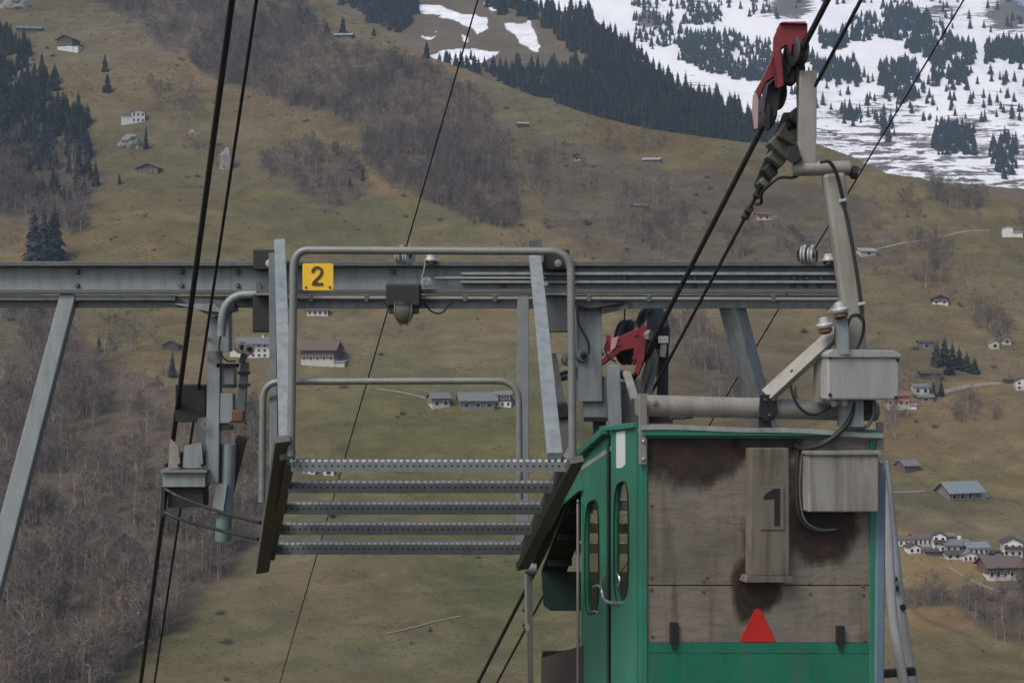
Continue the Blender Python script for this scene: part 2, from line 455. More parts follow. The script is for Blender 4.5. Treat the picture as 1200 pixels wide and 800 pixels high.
OLIVE = np.array([.115, .095, .045]); TAN = np.array([.145, .111, .060]); GREEN = np.array([.074, .084, .032]); RED = np.array([.122, .078, .056]); FLOOR = np.array([.088, .072, .054]); DRYP = np.array([.18, .15, .105])
def cover_hill(X, Y, Z):
    Ys = np.maximum(Y, 50)
    px = 600 + FPX * X / Ys; py = 400 - FPX * Z / Ys
    n1 = fbm(X / 90, Y / 90, 41, 4); n2 = fbm(X / 30 + 9, Y / 30, 43, 4); n3 = fbm(X / 220, Y / 220, 47, 3)
    jx = px + 90 * n2 + 60 * fbm(X / 12, Y / 12, 57, 3); jy = py + 70 * fbm(X / 25, Y / 25, 53, 4)
    t = np.clip(0.5 + 2.2 * n1 + 1.0 * n2, 0, 1)[:, None]
    c = OLIVE * (1 - t) + TAN * t
    g = np.clip(blob(jx, jy, 270, 250, 110, 45) * 1.1 + blob(jx, jy, 430, 265, 180, 30) * .8 + blob(jx, jy, 160, 390, 80, 30) * .7 + blob(jx, jy, 480, 540, 220, 100) * .75 + blob(jx, jy, 590, 700, 140, 110) * .9 + blob(jx, jy, 330, 770, 160, 60) * .4 + blob(jx, jy, 1120, 560, 120, 60) * .3 + blob(jx, jy, 1060, 380, 90, 50) * .25 + blob(jx, jy, 560, 490, 200, 50) * .5 + 0.8 * n3, 0, 0.9)[:, None]
    g = g * np.clip(.7 + 2.0 * n1, .2, 1)[:, None]
    c = c * (1 - g) + GREEN * g
    r = np.clip(blob(jx, jy, 135, 540, 95, 80) * 1.2 + blob(jx, jy, 820, 470, 80, 50) + blob(jx, jy, 240, 40, 60, 30) * .2 + blob(jx, jy, 740, 270, 40, 40) * .5 + blob(jx, jy, 440, 690, 60, 50) * .35 + blob(jx, jy, 1060, 290, 60, 25) * .4 + blob(jx, jy, 580, 300, 80, 20) * .3, 0, 1)[:, None] * .7 * np.clip(.6 + 2.5 * fbm(X / 18, Y / 18, 77, 4), 0.1, 1)[:, None]
    c = c * (1 - r) + RED * r
    w = np.zeros(px.shape)
    for _n, poly, cnt, hr, lb in BARE:
        if cnt > 80: w = np.maximum(w, inpoly(px + (jx - px) * .35, py + (jy - py) * .35, poly).astype(float))
    w = (w * 0.75)[:, None]
    c = c * (1 - w) + (FLOOR * .93 + RED * .07) * w
    # hay meadows cut at different times: each parcel has its own tone
    sd = np.random.default_rng(5); sxy = np.stack([sd.uniform(-420, 420, 110), sd.uniform(330, 1150, 110)], 1); tone = sd.normal(0, 1, 110); hue = sd.normal(0, 1, 110)
    best = np.full(X.shape, 1e9); pid = np.zeros(X.shape, int); qx = X + 26 * fbm(X / 50, Y / 50, 81, 3); qy = (Y + 26 * fbm(X / 50 + 7, Y / 50, 83, 3)) * 1.0
    for i in range(110):
        dd = (qx - sxy[i, 0]) ** 2 * .55 + (qy - sxy[i, 1]) ** 2
        m_ = dd < best; best = np.where(m_, dd, best); pid = np.where(m_, i, pid)
    tn = tone[pid][:, None]; hu = hue[pid][:, None]
    open_ = 1 - w
    c = c * (1 + .085 * tn * open_) * (1 + np.array([.05, 0, -.05]) * hu * open_)
    # worn cattle tracks along the contour
    tr = np.clip(1 - np.abs(np.sin(Z * 0.55 + 6 * n2 + 4 * n1)) * 3, 0, 1) * np.clip(n1 * 5, 0, .35)
    c = c * (1 - tr[:, None]) + DRYP * tr[:, None]
    c = c * (1 + 0.22 * fbm(X / 9, Y / 9, 59, 3)[:, None] * 2)
    return c

def cover_wooded(X, Y, Z):
    px = 600 + FPX * X / Y; py = 400 - FPX * Z / Y
    n1 = fbm(X / 120, Y / 120, 61, 4); n2 = fbm(X / 40, Y / 40, 63, 4)
    t = np.clip(.5 + 2 * n1, 0, 1)[:, None]
    c = np.array([.14, .11, .068]) * (1 - t) + np.array([.105, .085, .05]) * t
    jx = px + 22 * n2; jy = py + 16 * fbm(X / 30, Y / 30, 67, 4)
    s = np.zeros(px.shape)
    for p in SNOWB: s = np.maximum(s, inpoly(jx, jy, p).astype(float))
    s = s[:, None]
    return c * (1 - s) + np.array([.84, .85, .88]) * s

def cover_snow(X, Y, Z):
    """first channel: how much snow lies here, second: bare rock"""
    px = 600 + FPX * X / Y; py = 400 - FPX * Z / Y
    n1 = fbm(X / 260, Y / 260, 71, 4)
    s = .615 - sstep(45, 175, py + 70 * n1) * 0.29
    s = s + .08 * blob(px, py, 1120, 120, 60, 20)
    rock = blob(px, py, 925, 8, 26, 14) + blob(px, py, 1185, 18, 30, 20) + .8 * blob(px, py, 760, 22, 16, 14) + .6 * blob(px, py, 1100, 16, 40, 12) + .5 * blob(px, py, 820, 0, 30, 8)
    return np.stack([s, rock, s * 0], 1)

def ground_mat(name, detail, strength):
    m, nt, bs = new_mat(name)
    at = nt.nodes.new('ShaderNodeAttribute'); at.attribute_name = 'cover'
    co = objco(nt)
    n1 = noise(nt, detail, 8, 0.7, co); n2 = noise(nt, detail * 6, 5, 0.7, co)
    v = ramp(nt, n1.outputs[0], [(0.25, 1 - strength), (0.75, 1 + strength)])
    v2 = ramp(nt, n2.outputs[0], [(0.25, 1 - strength * .8), (0.75, 1 + strength * .8)])
    c = mixc(nt, 1.0, at.outputs[0], v.outputs[0], 'MULTIPLY')
    c = mixc(nt, 1.0, c, v2.outputs[0], 'MULTIPLY')
    n3 = noise(nt, detail * .35, 9, .72, objco(nt, (1, 1, 3.2)), 1.2)
    v3 = ramp(nt, n3.outputs[0], [(0.3, (.74, .72, .70)), (.5, (1, 1, 1)), (0.72, (1.24, 1.2, 1.16))])
    c = mixc(nt, 1.0, c, v3.outputs[0], 'MULTIPLY')
    nt.links.new(c, bs.inputs['Base Color']); bs.inputs['Roughness'].default_value = 0.95
    bs.inputs['Specular IOR Level'].default_value = 0.1
    bm = nt.nodes.new('ShaderNodeBump'); bm.inputs['Strength'].default_value = .55; bm.inputs['Distance'].default_value = 2.2
    nb = noise(nt, detail * 2.2, 9, .74, objco(nt, (1, 1, 2.6)), .8); nt.links.new(nb.outputs[0], bm.inputs['Height']); nt.links.new(bm.outputs[0], bs.inputs['Normal'])
    return m

def snow_mat():
    m, nt, bs = new_mat('snow_and_rock')
    at = nt.nodes.new('ShaderNodeAttribute'); at.attribute_name = 'cover'
    sp = nt.nodes.new('ShaderNodeSeparateColor'); nt.links.new(at.outputs[0], sp.inputs[0])
    st = noise(nt, 0.030, 9, 0.68, objco(nt, (.45, .4, 3.6)), 0.8)
    st2 = noise(nt, 0.010, 6, 0.62, objco(nt))
    a = nt.nodes.new('ShaderNodeMath'); a.operation = 'MULTIPLY_ADD'; a.inputs[1].default_value = 1.5; 
    nt.links.new(st.outputs[0], a.inputs[0]); nt.links.new(sp.outputs[0], a.inputs[2])
    a2 = nt.nodes.new('ShaderNodeMath'); a2.operation = 'MULTIPLY_ADD'; a2.inputs[1].default_value = .55
    nt.links.new(st2.outputs[0], a2.inputs[0]); nt.links.new(a.outputs[0], a2.inputs[2])
    a3 = nt.nodes.new('ShaderNodeMath'); a3.operation = 'MULTIPLY_ADD'; a3.inputs[1].default_value = -.75
    nt.links.new(sp.outputs[1], a3.inputs[0]); nt.links.new(a2.outputs[0], a3.inputs[2])
    st3 = noise(nt, 0.16, 6, .65, objco(nt, (.6, .6, 2.2)))
    a4 = nt.nodes.new('ShaderNodeMath'); a4.operation = 'MULTIPLY_ADD'; a4.inputs[1].default_value = .5
    nt.links.new(st3.outputs[0], a4.inputs[0]); nt.links.new(a3.outputs[0], a4.inputs[2])
    mr = nt.nodes.new('ShaderNodeMapRange'); mr.inputs[1].default_value = 1.56; mr.inputs[2].default_value = 1.62
    nt.links.new(a4.outputs[0], mr.inputs[0])
    rk = noise(nt, 0.05, 8, .7, objco(nt))
    ground = ramp(nt, rk.outputs[0], [(.25, (.055, .048, .045)), (.5, (.11, .095, .075)), (.8, (.16, .14, .12))])
    c = mixc(nt, mr.outputs[0], ground.outputs[0], (.93, .93, .94))
    nt.links.new(c, bs.inputs['Base Color']); bs.inputs['Roughness'].default_value = .9
    return m

hill_ground = terrain('valley_slope', z_hill, np.linspace(-.62, .62, 520), np.concatenate([np.linspace(-80, 300, 40), np.linspace(306, 1200, 470), np.linspace(1215, 1700, 25)]), 90.0, ground_mat('dry_meadow', .09, .22), cover_hill)
wooded_ground = terrain('wooded_ridge', z_wooded, np.concatenate([np.linspace(-.55, -.15, 60), np.linspace(-.1495, .22, 560), np.linspace(.222, .62, 70)]), np.linspace(1000, 2300, 450), 0.0, ground_mat('high_pasture', .05, .2), cover_wooded)
snow_ground = terrain('snowy_mountain', z_snow, np.linspace(-.6, .66, 460), np.linspace(1750, 4700, 420), 0.0, snow_mat(), cover_snow)

# ------------------------------------------------------------------ trees
def tree_mat(name, col, var=.3):
    m, nt, bs = new_mat(name)
    oi = nt.nodes.new('ShaderNodeObjectInfo')
    n = noise(nt, .5, 3, .6, objco(nt))
    c = mixc(nt, n.outputs[0], tuple(x * (1 - var) for x in col), tuple(x * (1 + var) for x in col))
    r = ramp(nt, oi.outputs['Random'], [(0, (.42, .42, .44)), (.3, (.85, .83, .86)), (.7, (1.05, 1.02, .98)), (1, (1.5, 1.36, 1.15))])
    nt.links.new(mixc(nt, 1.0, c, r.outputs[0], 'MULTIPLY'), bs.inputs['Base Color'])
    bs.inputs['Roughness'].default_value = .9; bs.inputs['Specular IOR Level'].default_value = .15
    return m
M_TWIG = tree_mat('bare_twigs', (.142, .118, .100), .4)
M_BARK = tree_mat('grey_bark', (.25, .225, .195))
M_FIR = tree_mat('fir_needles', (.030, .043, .034))

def twig(mb, a, b, w):
    """a slim three-sided spike"""
    a = Vector(a); b = Vector(b); t = (b - a).normalized(); x = t.orthogonal().normalized(); y = t.cross(x)
    an = random.random() * 6
    p = [a + (x * math.cos(an + k * 2.094) + y * math.sin(an + k * 2.094)) * w for k in range(3)] + [b]
    mb.add(p, [(0, 1, 3), (1, 2, 3), (2, 0, 3)])

def bare_tree_mesh(seed, H=10.0):
    random.seed(seed)
    wood = MB(); fine = MB()
    stems = random.choice((1, 1, 2, 3))
    for s_ in range(stems):
        a0 = random.random() * 6.28
        top = Vector((math.cos(a0) * (stems - 1) * .9 + random.uniform(-.5, .5), math.sin(a0) * (stems - 1) * .9 + random.uniform(-.5, .5), H * random.uniform(.85, 1)))
        base = Vector((math.cos(a0) * .2 * (stems - 1), math.sin(a0) * .2 * (stems - 1), -.6))
        twig(wood, base, top, .15)
        for k in range(13 if stems < 3 else 9):
            t = random.uniform(.22, .95); q = base.lerp(top, t)
            L = H * (.40 - .26 * t) * random.uniform(.7, 1.25); an = random.random() * 6.28
            el = random.uniform(.35, 1.0)
            e = q + Vector((math.cos(an) * math.cos(el), math.sin(an) * math.cos(el), math.sin(el))) * L
            twig(wood, q, e, .05)
            for j in range(6):
                t2 = random.uniform(.2, 1); q2 = q.lerp(e, t2); an2 = an + random.uniform(-1.3, 1.3); el2 = random.uniform(.2, 1.35)
                e2 = q2 + Vector((math.cos(an2) * math.cos(el2), math.sin(an2) * math.cos(el2), math.sin(el2))) * L * random.uniform(.25, .55)
                twig(fine, q2, e2, .034)
                for i in range(3):
                    q3 = q2.lerp(e2, random.uniform(.3, 1)); an3 = random.random() * 6.28; el3 = random.uniform(0, 1.4)
                    twig(fine, q3, q3 + Vector((math.cos(an3) * math.cos(el3), math.sin(an3) * math.cos(el3), math.sin(el3))) * L * random.uniform(.18, .35), .03)
    return wood, fine

def fir_mesh(seed, H=15.0):
    random.seed(seed)
    tr = MB(); cr = MB()
    twig(tr, (0, 0, -.8), (0, 0, H * .97), .26)
    rad = H * random.uniform(.19, .24); n = 22
    for i in range(n):
        t = i / (n - 1); z = H * (.08 + .9 * t); r = rad * (1 - t) ** .8 * random.uniform(.75, 1.2) + .15
        m = int(12 - 4 * t)
        a0 = random.random() * 6.28
        for k in range(m):
            an = a0 + 6.283 * k / m + random.uniform(-.25, .25); rr = r * random.uniform(.65, 1.2)
            d = Vector((math.cos(an), math.sin(an), 0)); s = Vector((-d.y, d.x, 0)); w = rr * random.uniform(.25, .42)
            drop = rr * random.uniform(.25, .6)
            a = Vector((0, 0, z + .25 * rr)); mid = d * rr * .6 + Vector((0, 0, z - drop * .35)); e = d * rr + Vector((0, 0, z - drop))
            cr.add([a, mid + s * w, e, mid - s * w, mid + Vector((0, 0, -.5 * w))], [(0, 1, 3), (1, 2, 3), (1, 4, 2), (4, 3, 2)])
    twig(cr, (0, 0, H * .93), (0, 0, H * 1.02), .12)
    return tr, cr

def raw_mesh(name, parts):
    me = bpy.data.meshes.new(name); v = []; f = []; mi = []
    for k, (mb, mt) in enumerate(parts):
        n = len(v); v += mb.v; f += [tuple(i + n for i in q) for q in mb.f]; mi += [k] * len(mb.f); me.materials.append(mt)
    me.from_pydata(v, [], f); me.polygons.foreach_set('material_index', mi); me.update()
    return me

def proto_set(name, meshes):
    col = bpy.data.collections.new(name)
    for i, me in enumerate(meshes):
        col.objects.link(bpy.data.objects.new(name + '_kind', me))
    return col
bare_meshes = []
for k in range(5):
    w_, f_ = bare_tree_mesh(100 + k); bare_meshes.append(raw_mesh('bare_tree', [(w_, M_BARK), (f_, M_TWIG)]))
fir_parts = [fir_mesh(200 + k) for k in range(4)]
fir_meshes = [raw_mesh('fir', [(a, M_BARK), (b, M_FIR)]) for a, b in fir_parts]
COL_BARE = proto_set('bare_tree', bare_meshes); COL_FIR = proto_set('fir_tree', fir_meshes)

def scatter_group(name, col):
    ng = bpy.data.node_groups.new(name, 'GeometryNodeTree')
    ng.interface.new_socket('Geometry', in_out='INPUT', socket_type='NodeSocketGeometry')
    ng.interface.new_socket('Geometry', in_out='OUTPUT', socket_type='NodeSocketGeometry')
    N = ng.nodes; L = ng.links
    gi = N.new('NodeGroupInput'); go = N.new('NodeGroupOutput')
    ci = N.new('GeometryNodeCollectionInfo'); ci.inputs['Collection'].default_value = col
    ci.inputs['Separate Children'].default_value = True; ci.inputs['Reset Children'].default_value = True
    ip = N.new('GeometryNodeInstanceOnPoints'); ip.inputs['Pick Instance'].default_value = True
    def attr(nm, ty):
        a = N.new('GeometryNodeInputNamedAttribute'); a.data_type = ty; a.inputs['Name'].default_value = nm; return a.outputs[0]
    L.new(gi.outputs[0], ip.inputs['Points']); L.new(ci.outputs[0], ip.inputs['Instance'])
    L.new(attr('pick', 'INT'), ip.inputs['Instance Index'])
    cx = N.new('ShaderNodeCombineXYZ'); L.new(attr('turn', 'FLOAT'), cx.inputs[2]); L.new(cx.outputs[0], ip.inputs['Rotation'])
    cs = N.new('ShaderNodeCombineXYZ'); a = attr('wide', 'FLOAT'); L.new(a, cs.inputs[0]); L.new(a, cs.inputs[1]); L.new(attr('tall', 'FLOAT'), cs.inputs[2]); L.new(cs.outputs[0], ip.inputs['Scale'])
    L.new(ip.outputs[0], go.inputs[0])
    return ng
NG_BARE = scatter_group('plant_bare_trees', COL_BARE); NG_FIR = scatter_group('plant_firs', COL_FIR)

def scatter(name, pts, tall, wide, ng, kinds, label):
    n = len(pts)
    me = bpy.data.meshes.new(name); me.from_pydata([tuple(p) for p in pts], [], [])
    for nm, ty, val in (('pick', 'INT', rng.integers(0, kinds, n)), ('turn', 'FLOAT', rng.uniform(0, 6.28, n)), ('tall', 'FLOAT', tall), ('wide', 'FLOAT', wide)):
        at = me.attributes.new(nm, ty, 'POINT'); at.data.foreach_set('value', np.asarray(val, np.int32 if ty == 'INT' else np.float32))
    o = bpy.data.objects.new(name, me); C.objects.link(o)
    md = o.modifiers.new('plant', 'NODES'); md.node_group = ng
    return tag(o, label, 'wood', kind='stuff')

def pts_in(poly, n, layer, firs=False):
    fn, Y0, Y1 = LAYERS[layer]
    xs = [p[0] for p in poly]; ys = [p[1] for p in poly]
    out = []
    cx, cy = np.zeros(0), np.zeros(0)
    while len(cx) < n:
        x = rng.uniform(min(xs), max(xs), 4 * n); y = rng.uniform(min(ys), max(ys), 4 * n)
        jx = x + 14 * (vnoise(x / 14, y / 14, 3) - .5) + rng.normal(0, 3, 4 * n); jy = y + 14 * (vnoise(x / 14, y / 14, 5) - .5) + rng.normal(0, 2, 4 * n)
        k = inpoly(jx, jy, poly) & (rng.random(4 * n) < ((.24 if max(ys) < 300 else .08) + 1.25 * sstep(.40, .68, .6 * vnoise(x / 48, y / 34, 9) + .4 * vnoise(x / 15, y / 12, 19)) if layer == 'hill' and not firs else .25 + 1.2 * vnoise(x / 20, y / 14, 9)))
        cx = np.concatenate([cx, x[k]]); cy = np.concatenate([cy, y[k]])
    X, Y, Z, ok = march(fn, cx[:n], cy[:n], Y0, Y1, 400)
    return np.stack([X, Y, Z], 1)[ok]

for nm, poly, n, (h0, h1), lb in BARE:
    p = pts_in(poly, int(n * 1.1), 'hill'); k = len(p)
    t = rng.uniform(h0, h1, k) / 10.0
    scatter(nm, p, t, t * rng.uniform(.9, 1.35, k), NG_BARE, 5, lb)
for nm, lay, poly, n, (h0, h1), lb in FIRS:
    p = pts_in(poly, n, lay, True); k = len(p)
    t = (h0 * .55 + (h1 - h0 * .55) * rng.beta(2.2, 1.6, k)) / 15.0
    scatter(nm, p, t, t * rng.uniform(.85, 1.25, k), NG_FIR, 4, lb)

# ------------------------------------------------------------------ the air
hz = MB().box((300, 2300, 900), (9000, 4900, 2320))
m_air = bpy.data.materials.new('valley_air'); m_air.use_nodes = True
an_ = m_air.node_tree; an_.nodes.clear()
ao = an_.nodes.new('ShaderNodeOutputMaterial'); av = an_.nodes.new('ShaderNodeVolumePrincipled')
av.inputs['Color'].default_value = (.62, .80, 1.0, 1); av.inputs['Density'].default_value = 1.5e-4; av.inputs['Anisotropy'].default_value = .2
an_.links.new(av.outputs[0], ao.inputs['Volume'])
tag(hz.build('haze', m_air), kind='stuff')
# ------------------------------------------------------------------ foreground materials
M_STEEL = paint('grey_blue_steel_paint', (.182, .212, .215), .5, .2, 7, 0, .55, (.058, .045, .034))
M_STEEL_D = paint('dark_steel_paint_and_shade', (.072, .084, .086), .55, .2, 7, 0, .45, (.03, .028, .026))  # darker copy of the steel paint, also carries the beam flanges' shade
M_GALV = paint('galvanised_steel', (.165, .172, .162), .5, .28, 14, .2, .3, (.10, .09, .08))
M_TREAD = paint('galvanised_tread', (.135, .150, .150), .55, .25, 16, .15, .4, (.06, .055, .05))
M_GRIP = paint('worn_bright_steel', (.50, .50, .48), .5, .3, 30, .1, .2, (.2, .19, .18))
M_STRING = paint('dark_stringer_steel', (.085, .084, .070), .6, .25, 8, 0, .5, (.03, .028, .022))
M_BLACK = paint('black_rubber_and_grease', (.011, .0115, .012), .65, .3, 20, 0, .3, (.022, .02, .017))
M_WHEEL = paint('worn_dark_wheel_steel', (.055, .055, .055), .45, .35, 14, .3, .5, (.03, .026, .022))
M_CABLE = paint('greased_wire_rope', (.022, .022, .023), .55, .3, 40, .3, .3, (.05, .045, .04))
M_YELLOW = paint('yellow_enamel', (.66, .41, .012), .35, .1, 12, 0, .2, (.25, .15, .02), True)
M_SIGNTXT = paint('maroon_sign_print', (.065, .018, .012), .45, .15, 20, 0, .0)
M_CREAM = paint('cream_grey_paint', (.215, .206, .180), .5, .2, 9, 0, .6, (.09, .075, .055))
M_LTGREY = paint('light_grey_box_paint', (.29, .295, .285), .5, .10, 6, 0, .45, (.12, .11, .095))
M_GREEN = paint('green_cabin_paint', (.028, .172, .110), .36, .28, 4, 0, .5, (.05, .10, .08))
M_GREEN2 = paint('bright_green_cabin_paint', (.010, .138, .080), .4, .35, 4, 0, .6, (.06, .10, .082))
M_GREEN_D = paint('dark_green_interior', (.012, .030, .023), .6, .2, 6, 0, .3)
M_BLUE = paint('blue_grey_edge_paint', (.12, .175, .225), .4, .15, 8, 0, .35, (.06, .07, .07))
M_RED = paint('red_carriage_paint', (.150, .012, .016), .45, .35, 10, 0, .65, (.03, .014, .014))
M_SIGNRED = paint('red_warning_enamel', (.42, .018, .012), .45, .2, 14, 0, .25, (.25, .03, .02))
M_RUST = paint('rusty_brown_steel', (.105, .058, .032), .8, .4, 18, 0, .5, (.04, .026, .018))
M_PORC = paint('white_porcelain', (.33, .33, .31), .4, .25, 10, 0, .3, (.2, .19, .17))
M_TEAL = paint('pale_teal_pipe', (.10, .17, .155), .5, .2, 9, 0, .3, (.07, .09, .08))
M_WHITE = paint('white_sticker', (.60, .63, .62), .5, .1, 10, 0, .3, (.3, .3, .28))
M_BROWN = paint('brown_kick_board', (.05, .038, .030), .7, .3, 9, 0, .4)
M_SILV = paint('worn_chrome', (.62, .62, .60), .25, .15, 18, .9, .2, (.2, .19, .18))

def wood_mat():
    m, nt, bs = new_mat('weathered_grey_plywood')
    co = objco(nt)
    g = noise(nt, 1.0, 10, .72, objco(nt, (5, 5, 34)), 1.4)
    base = ramp(nt, g.outputs[0], [(.24, (.086, .072, .056)), (.48, (.168, .146, .117)), (.76, (.228, .203, .168))])
    b = noise(nt, 2.3, 6, .6, co)
    pat = ramp(nt, b.outputs[0], [(.46, 0.0), (.72, .55)])
    c = mixc(nt, pat.outputs[0], base.outputs[0], (.060, .052, .042))
    s = noise(nt, 1.0, 5, .62, objco(nt, (9, 9, .9)))
    run = ramp(nt, s.outputs[0], [(.54, 0.0), (.74, .6)])
    c = mixc(nt, run.outputs[0], c, (.050, .030, .018))
    rs = noise(nt, 1.7, 7, .7, co, .4); rsf = ramp(nt, rs.outputs[0], [(.56, 0.0), (.70, .6)]); c = mixc(nt, rsf.outputs[0], c, (.085, .047, .026))
    nt.links.new(c, bs.inputs['Base Color']); bs.inputs['Roughness'].default_value = .8
    bp = nt.nodes.new('ShaderNodeBump'); bp.inputs['Strength'].default_value = .4; bp.inputs['Distance'].default_value = .004
    nt.links.new(g.outputs[0], bp.inputs['Height']); nt.links.new(bp.outputs[0], bs.inputs['Normal'])
    return m
M_WOOD = wood_mat()
def grease_shade_mat():
    """rust and grease run, also painted shade, thickest in its middle and ragged at its edge"""
    m, nt, bs = new_mat('grease_rust_and_shade')
    n = noise(nt, 9, 6, .65, objco(nt))
    r = ramp(nt, n.outputs[0], [(.3, (.012, .008, .006)), (.55, (.030, .017, .010)), (.8, (.075, .038, .019))])
    nt.links.new(r.outputs[0], bs.inputs['Base Color']); bs.inputs['Roughness'].default_value = .7
    at = nt.nodes.new('ShaderNodeAttribute'); at.attribute_name = 'thick'
    n2 = noise(nt, 5, 8, .72, objco(nt, (1.6, 1.6, .7)))
    ad = nt.nodes.new('ShaderNodeMath'); ad.operation = 'ADD'; nt.links.new(at.outputs['Fac'], ad.inputs[0]); nt.links.new(n2.outputs[0], ad.inputs[1])
    a = nt.nodes.new('ShaderNodeMapRange'); a.inputs[1].default_value = .72; a.inputs[2].default_value = 1.15
    nt.links.new(ad.outputs[0], a.inputs[0]); nt.links.new(a.outputs[0], bs.inputs['Alpha'])
    return m
M_GREASE_SHADE = grease_shade_mat()
def glass_mat(name, tint, rough=.05, alpha=.35):
    m, nt, bs = new_mat(name)
    out = [n for n in nt.nodes if n.type == 'OUTPUT_MATERIAL'][0]
    tr = nt.nodes.new('ShaderNodeBsdfTransparent'); tr.inputs[0].default_value = (*tint, 1)
    gl = nt.nodes.new('ShaderNodeBsdfGlossy'); gl.inputs['Roughness'].default_value = rough
    fr = nt.nodes.new('ShaderNodeFresnel'); fr.inputs[0].default_value = 1.45
    nt.nodes.remove(fr); mx = nt.nodes.new('ShaderNodeMixShader'); mx.inputs[0].default_value = .12
    nt.links.new(tr.outputs[0], mx.inputs[1]); nt.links.new(gl.outputs[0], mx.inputs[2])
    nt.links.new(mx.outputs[0], out.inputs[0]); nt.nodes.remove(bs)
    return m
M_GLASS = glass_mat('dusty_window_glass', (.84, .85, .81), .08)
def lampglass():
    m, nt, bs = new_mat('ribbed_lamp_glass')
    bs.inputs['Base Color'].default_value = (.60, .57, .46, 1); bs.inputs['Roughness'].default_value = .12
    bs.inputs['Transmission Weight'].default_value = .85
    w = nt.nodes.new('ShaderNodeTexWave'); w.inputs['Scale'].default_value = 24; nt.links.new(objco(nt), w.inputs[0])
    b = nt.nodes.new('ShaderNodeBump'); b.inputs['Strength'].default_value = .6; b.inputs['Distance'].default_value = .004
    nt.links.new(w.outputs[1], b.inputs['Height']); nt.links.new(b.outputs[0], bs.inputs['Normal'])
    return m
M_LAMP = lampglass()

CAB = Vector((-.345, 1.0, -.866))          # all ropes run down the valley this way
BACK = Vector((0, 1, 0)); UP = Vector((0, 0, 1)); RIGHT = Vector((1, 0, 0))

def bolt(parent, p, r=.014, axis=(0, -1, 0), m=None, name='bolt', h=.014):
    return MB().lathe(p, axis, [(0, r), (h * .8, r), (h, r * .75)], 6).build(name, m or M_STEEL_D, parent)

# ------------------------------------------------------------------ gantry
YB = 11.2
gx = lambda x: (x - 600) / FPX * YB
gz = lambda y: (400 - y) / FPX * YB
ga = empty('steel_gantry', (gx(80), YB, gz(345)), 'grey-blue steel gantry beam spanning the picture on slanting legs', 'gantry')
x0, x1 = gx(-260), gx(989)
def hbar(name, xa, xb, ya, yb, Y0, Y1, m, par=ga, bev=.004):
    return MB().hexa([(gx(xa), Y0, gz(yb)), (gx(xb), Y0, gz(yb)), (gx(xb), Y1, gz(yb)), (gx(xa), Y1, gz(yb)),
                      (gx(xa), Y0, gz(ya)), (gx(xb), Y0, gz(ya)), (gx(xb), Y1, gz(ya)), (gx(xa), Y1, gz(ya))]).build(name, m, par, bevel=bev)
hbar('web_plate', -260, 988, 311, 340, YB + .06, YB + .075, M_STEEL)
hbar('top_flange', -260, 989, 306.5, 312, YB - .03, YB + .075, M_STEEL_D)  # shade of the flange underside put into the colour
hbar('bottom_flange', -260, 989, 339, 344, YB - .03, YB + .075, M_STEEL_D)  # dark colour stands in for the shaded underside
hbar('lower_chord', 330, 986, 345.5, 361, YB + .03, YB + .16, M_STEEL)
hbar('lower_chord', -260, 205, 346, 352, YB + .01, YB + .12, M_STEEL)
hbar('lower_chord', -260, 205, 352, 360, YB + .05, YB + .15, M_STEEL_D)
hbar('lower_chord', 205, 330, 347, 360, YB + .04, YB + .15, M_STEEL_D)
# right half carries a second channel inside the first
hbar('inner_channel', 540, 987, 319, 322.5, YB - .015, YB + .06, M_STEEL)
hbar('inner_channel', 540, 987, 329, 332, YB - .015, YB + .06, M_STEEL)
hbar('inner_web', 540, 986, 322, 329.5, YB + .03, YB + .045, M_STEEL_D)
MB().tube([(gx(330), YB - .02, gz(349)), (gx(984), YB - .02, gz(351))], .017, 10).build('conduit', M_GALV, ga, True)
MB().tube([(gx(510), YB - .005, gz(326)), (gx(640), YB - .005, gz(326))], .014, 8).build('conduit', M_GALV, ga, True)
for x in (365, 430, 545, 580, 690, 760, 905):
    MB().box((gx(x), YB - .02, gz(349.5)), (.03, .044, .05)).build('conduit_clip', M_STEEL_D, ga)
for x in (88, 211, 277, 460, 548, 732, 931, 946, 962, 984, 590, 815):
    bolt(ga, (gx(x), YB + .06, gz(318 if x < 500 else 325.5)), .022, h=.03 if x < 500 else .05)
for x in (88, 211, 277, 460, 931, 946, 962, 984, 590, 815):
    bolt(ga, (gx(x), YB + .06, gz(334)), .020, h=.025)
# legs
MB().bar(P(82, 344, YB + .05), P(-62, 890, 11.0), .125, .1, (1, 0, 0), .17, .1).build('leg', M_STEEL, ga, bevel=.01)
MB().bar(P(857, 356, YB + .12), P(912, 560, YB + .6), .16, .14, (1, -.95, 0)).build('leg', M_STEEL, ga, bevel=.008)
MB().bar(P(258, 350, YB + .14), P(258, 412, YB + .14), .17, .14, (1, 0, 0)).build('hanging_post', M_STEEL, ga, bevel=.006)
MB().bar(P(690, 356, YB + .16), P(691, 470, YB + .16), .195, .16, (1, 0, 0)).build('hanging_post', M_STEEL, ga, bevel=.006)
MB().slab([P(208, 349, YB), P(240, 349, YB), P(275, 354, YB), P(275, 364, YB), P(248, 372, YB)], (0, .16, 0)).build('gusset', M_STEEL_D, ga)
MB().slab([P(705, 350, YB), P(740, 355, YB), P(735, 362, YB), P(705, 368, YB)], (0, .14, 0)).build('gusset', M_STEEL_D, ga)
MB().slab([P(203, 356, YB - .02), P(250, 356, YB - .02), P(262, 366, YB - .02), P(240, 364, YB - .02)], (0, .1, 0)).build('gusset', M_STEEL, ga)
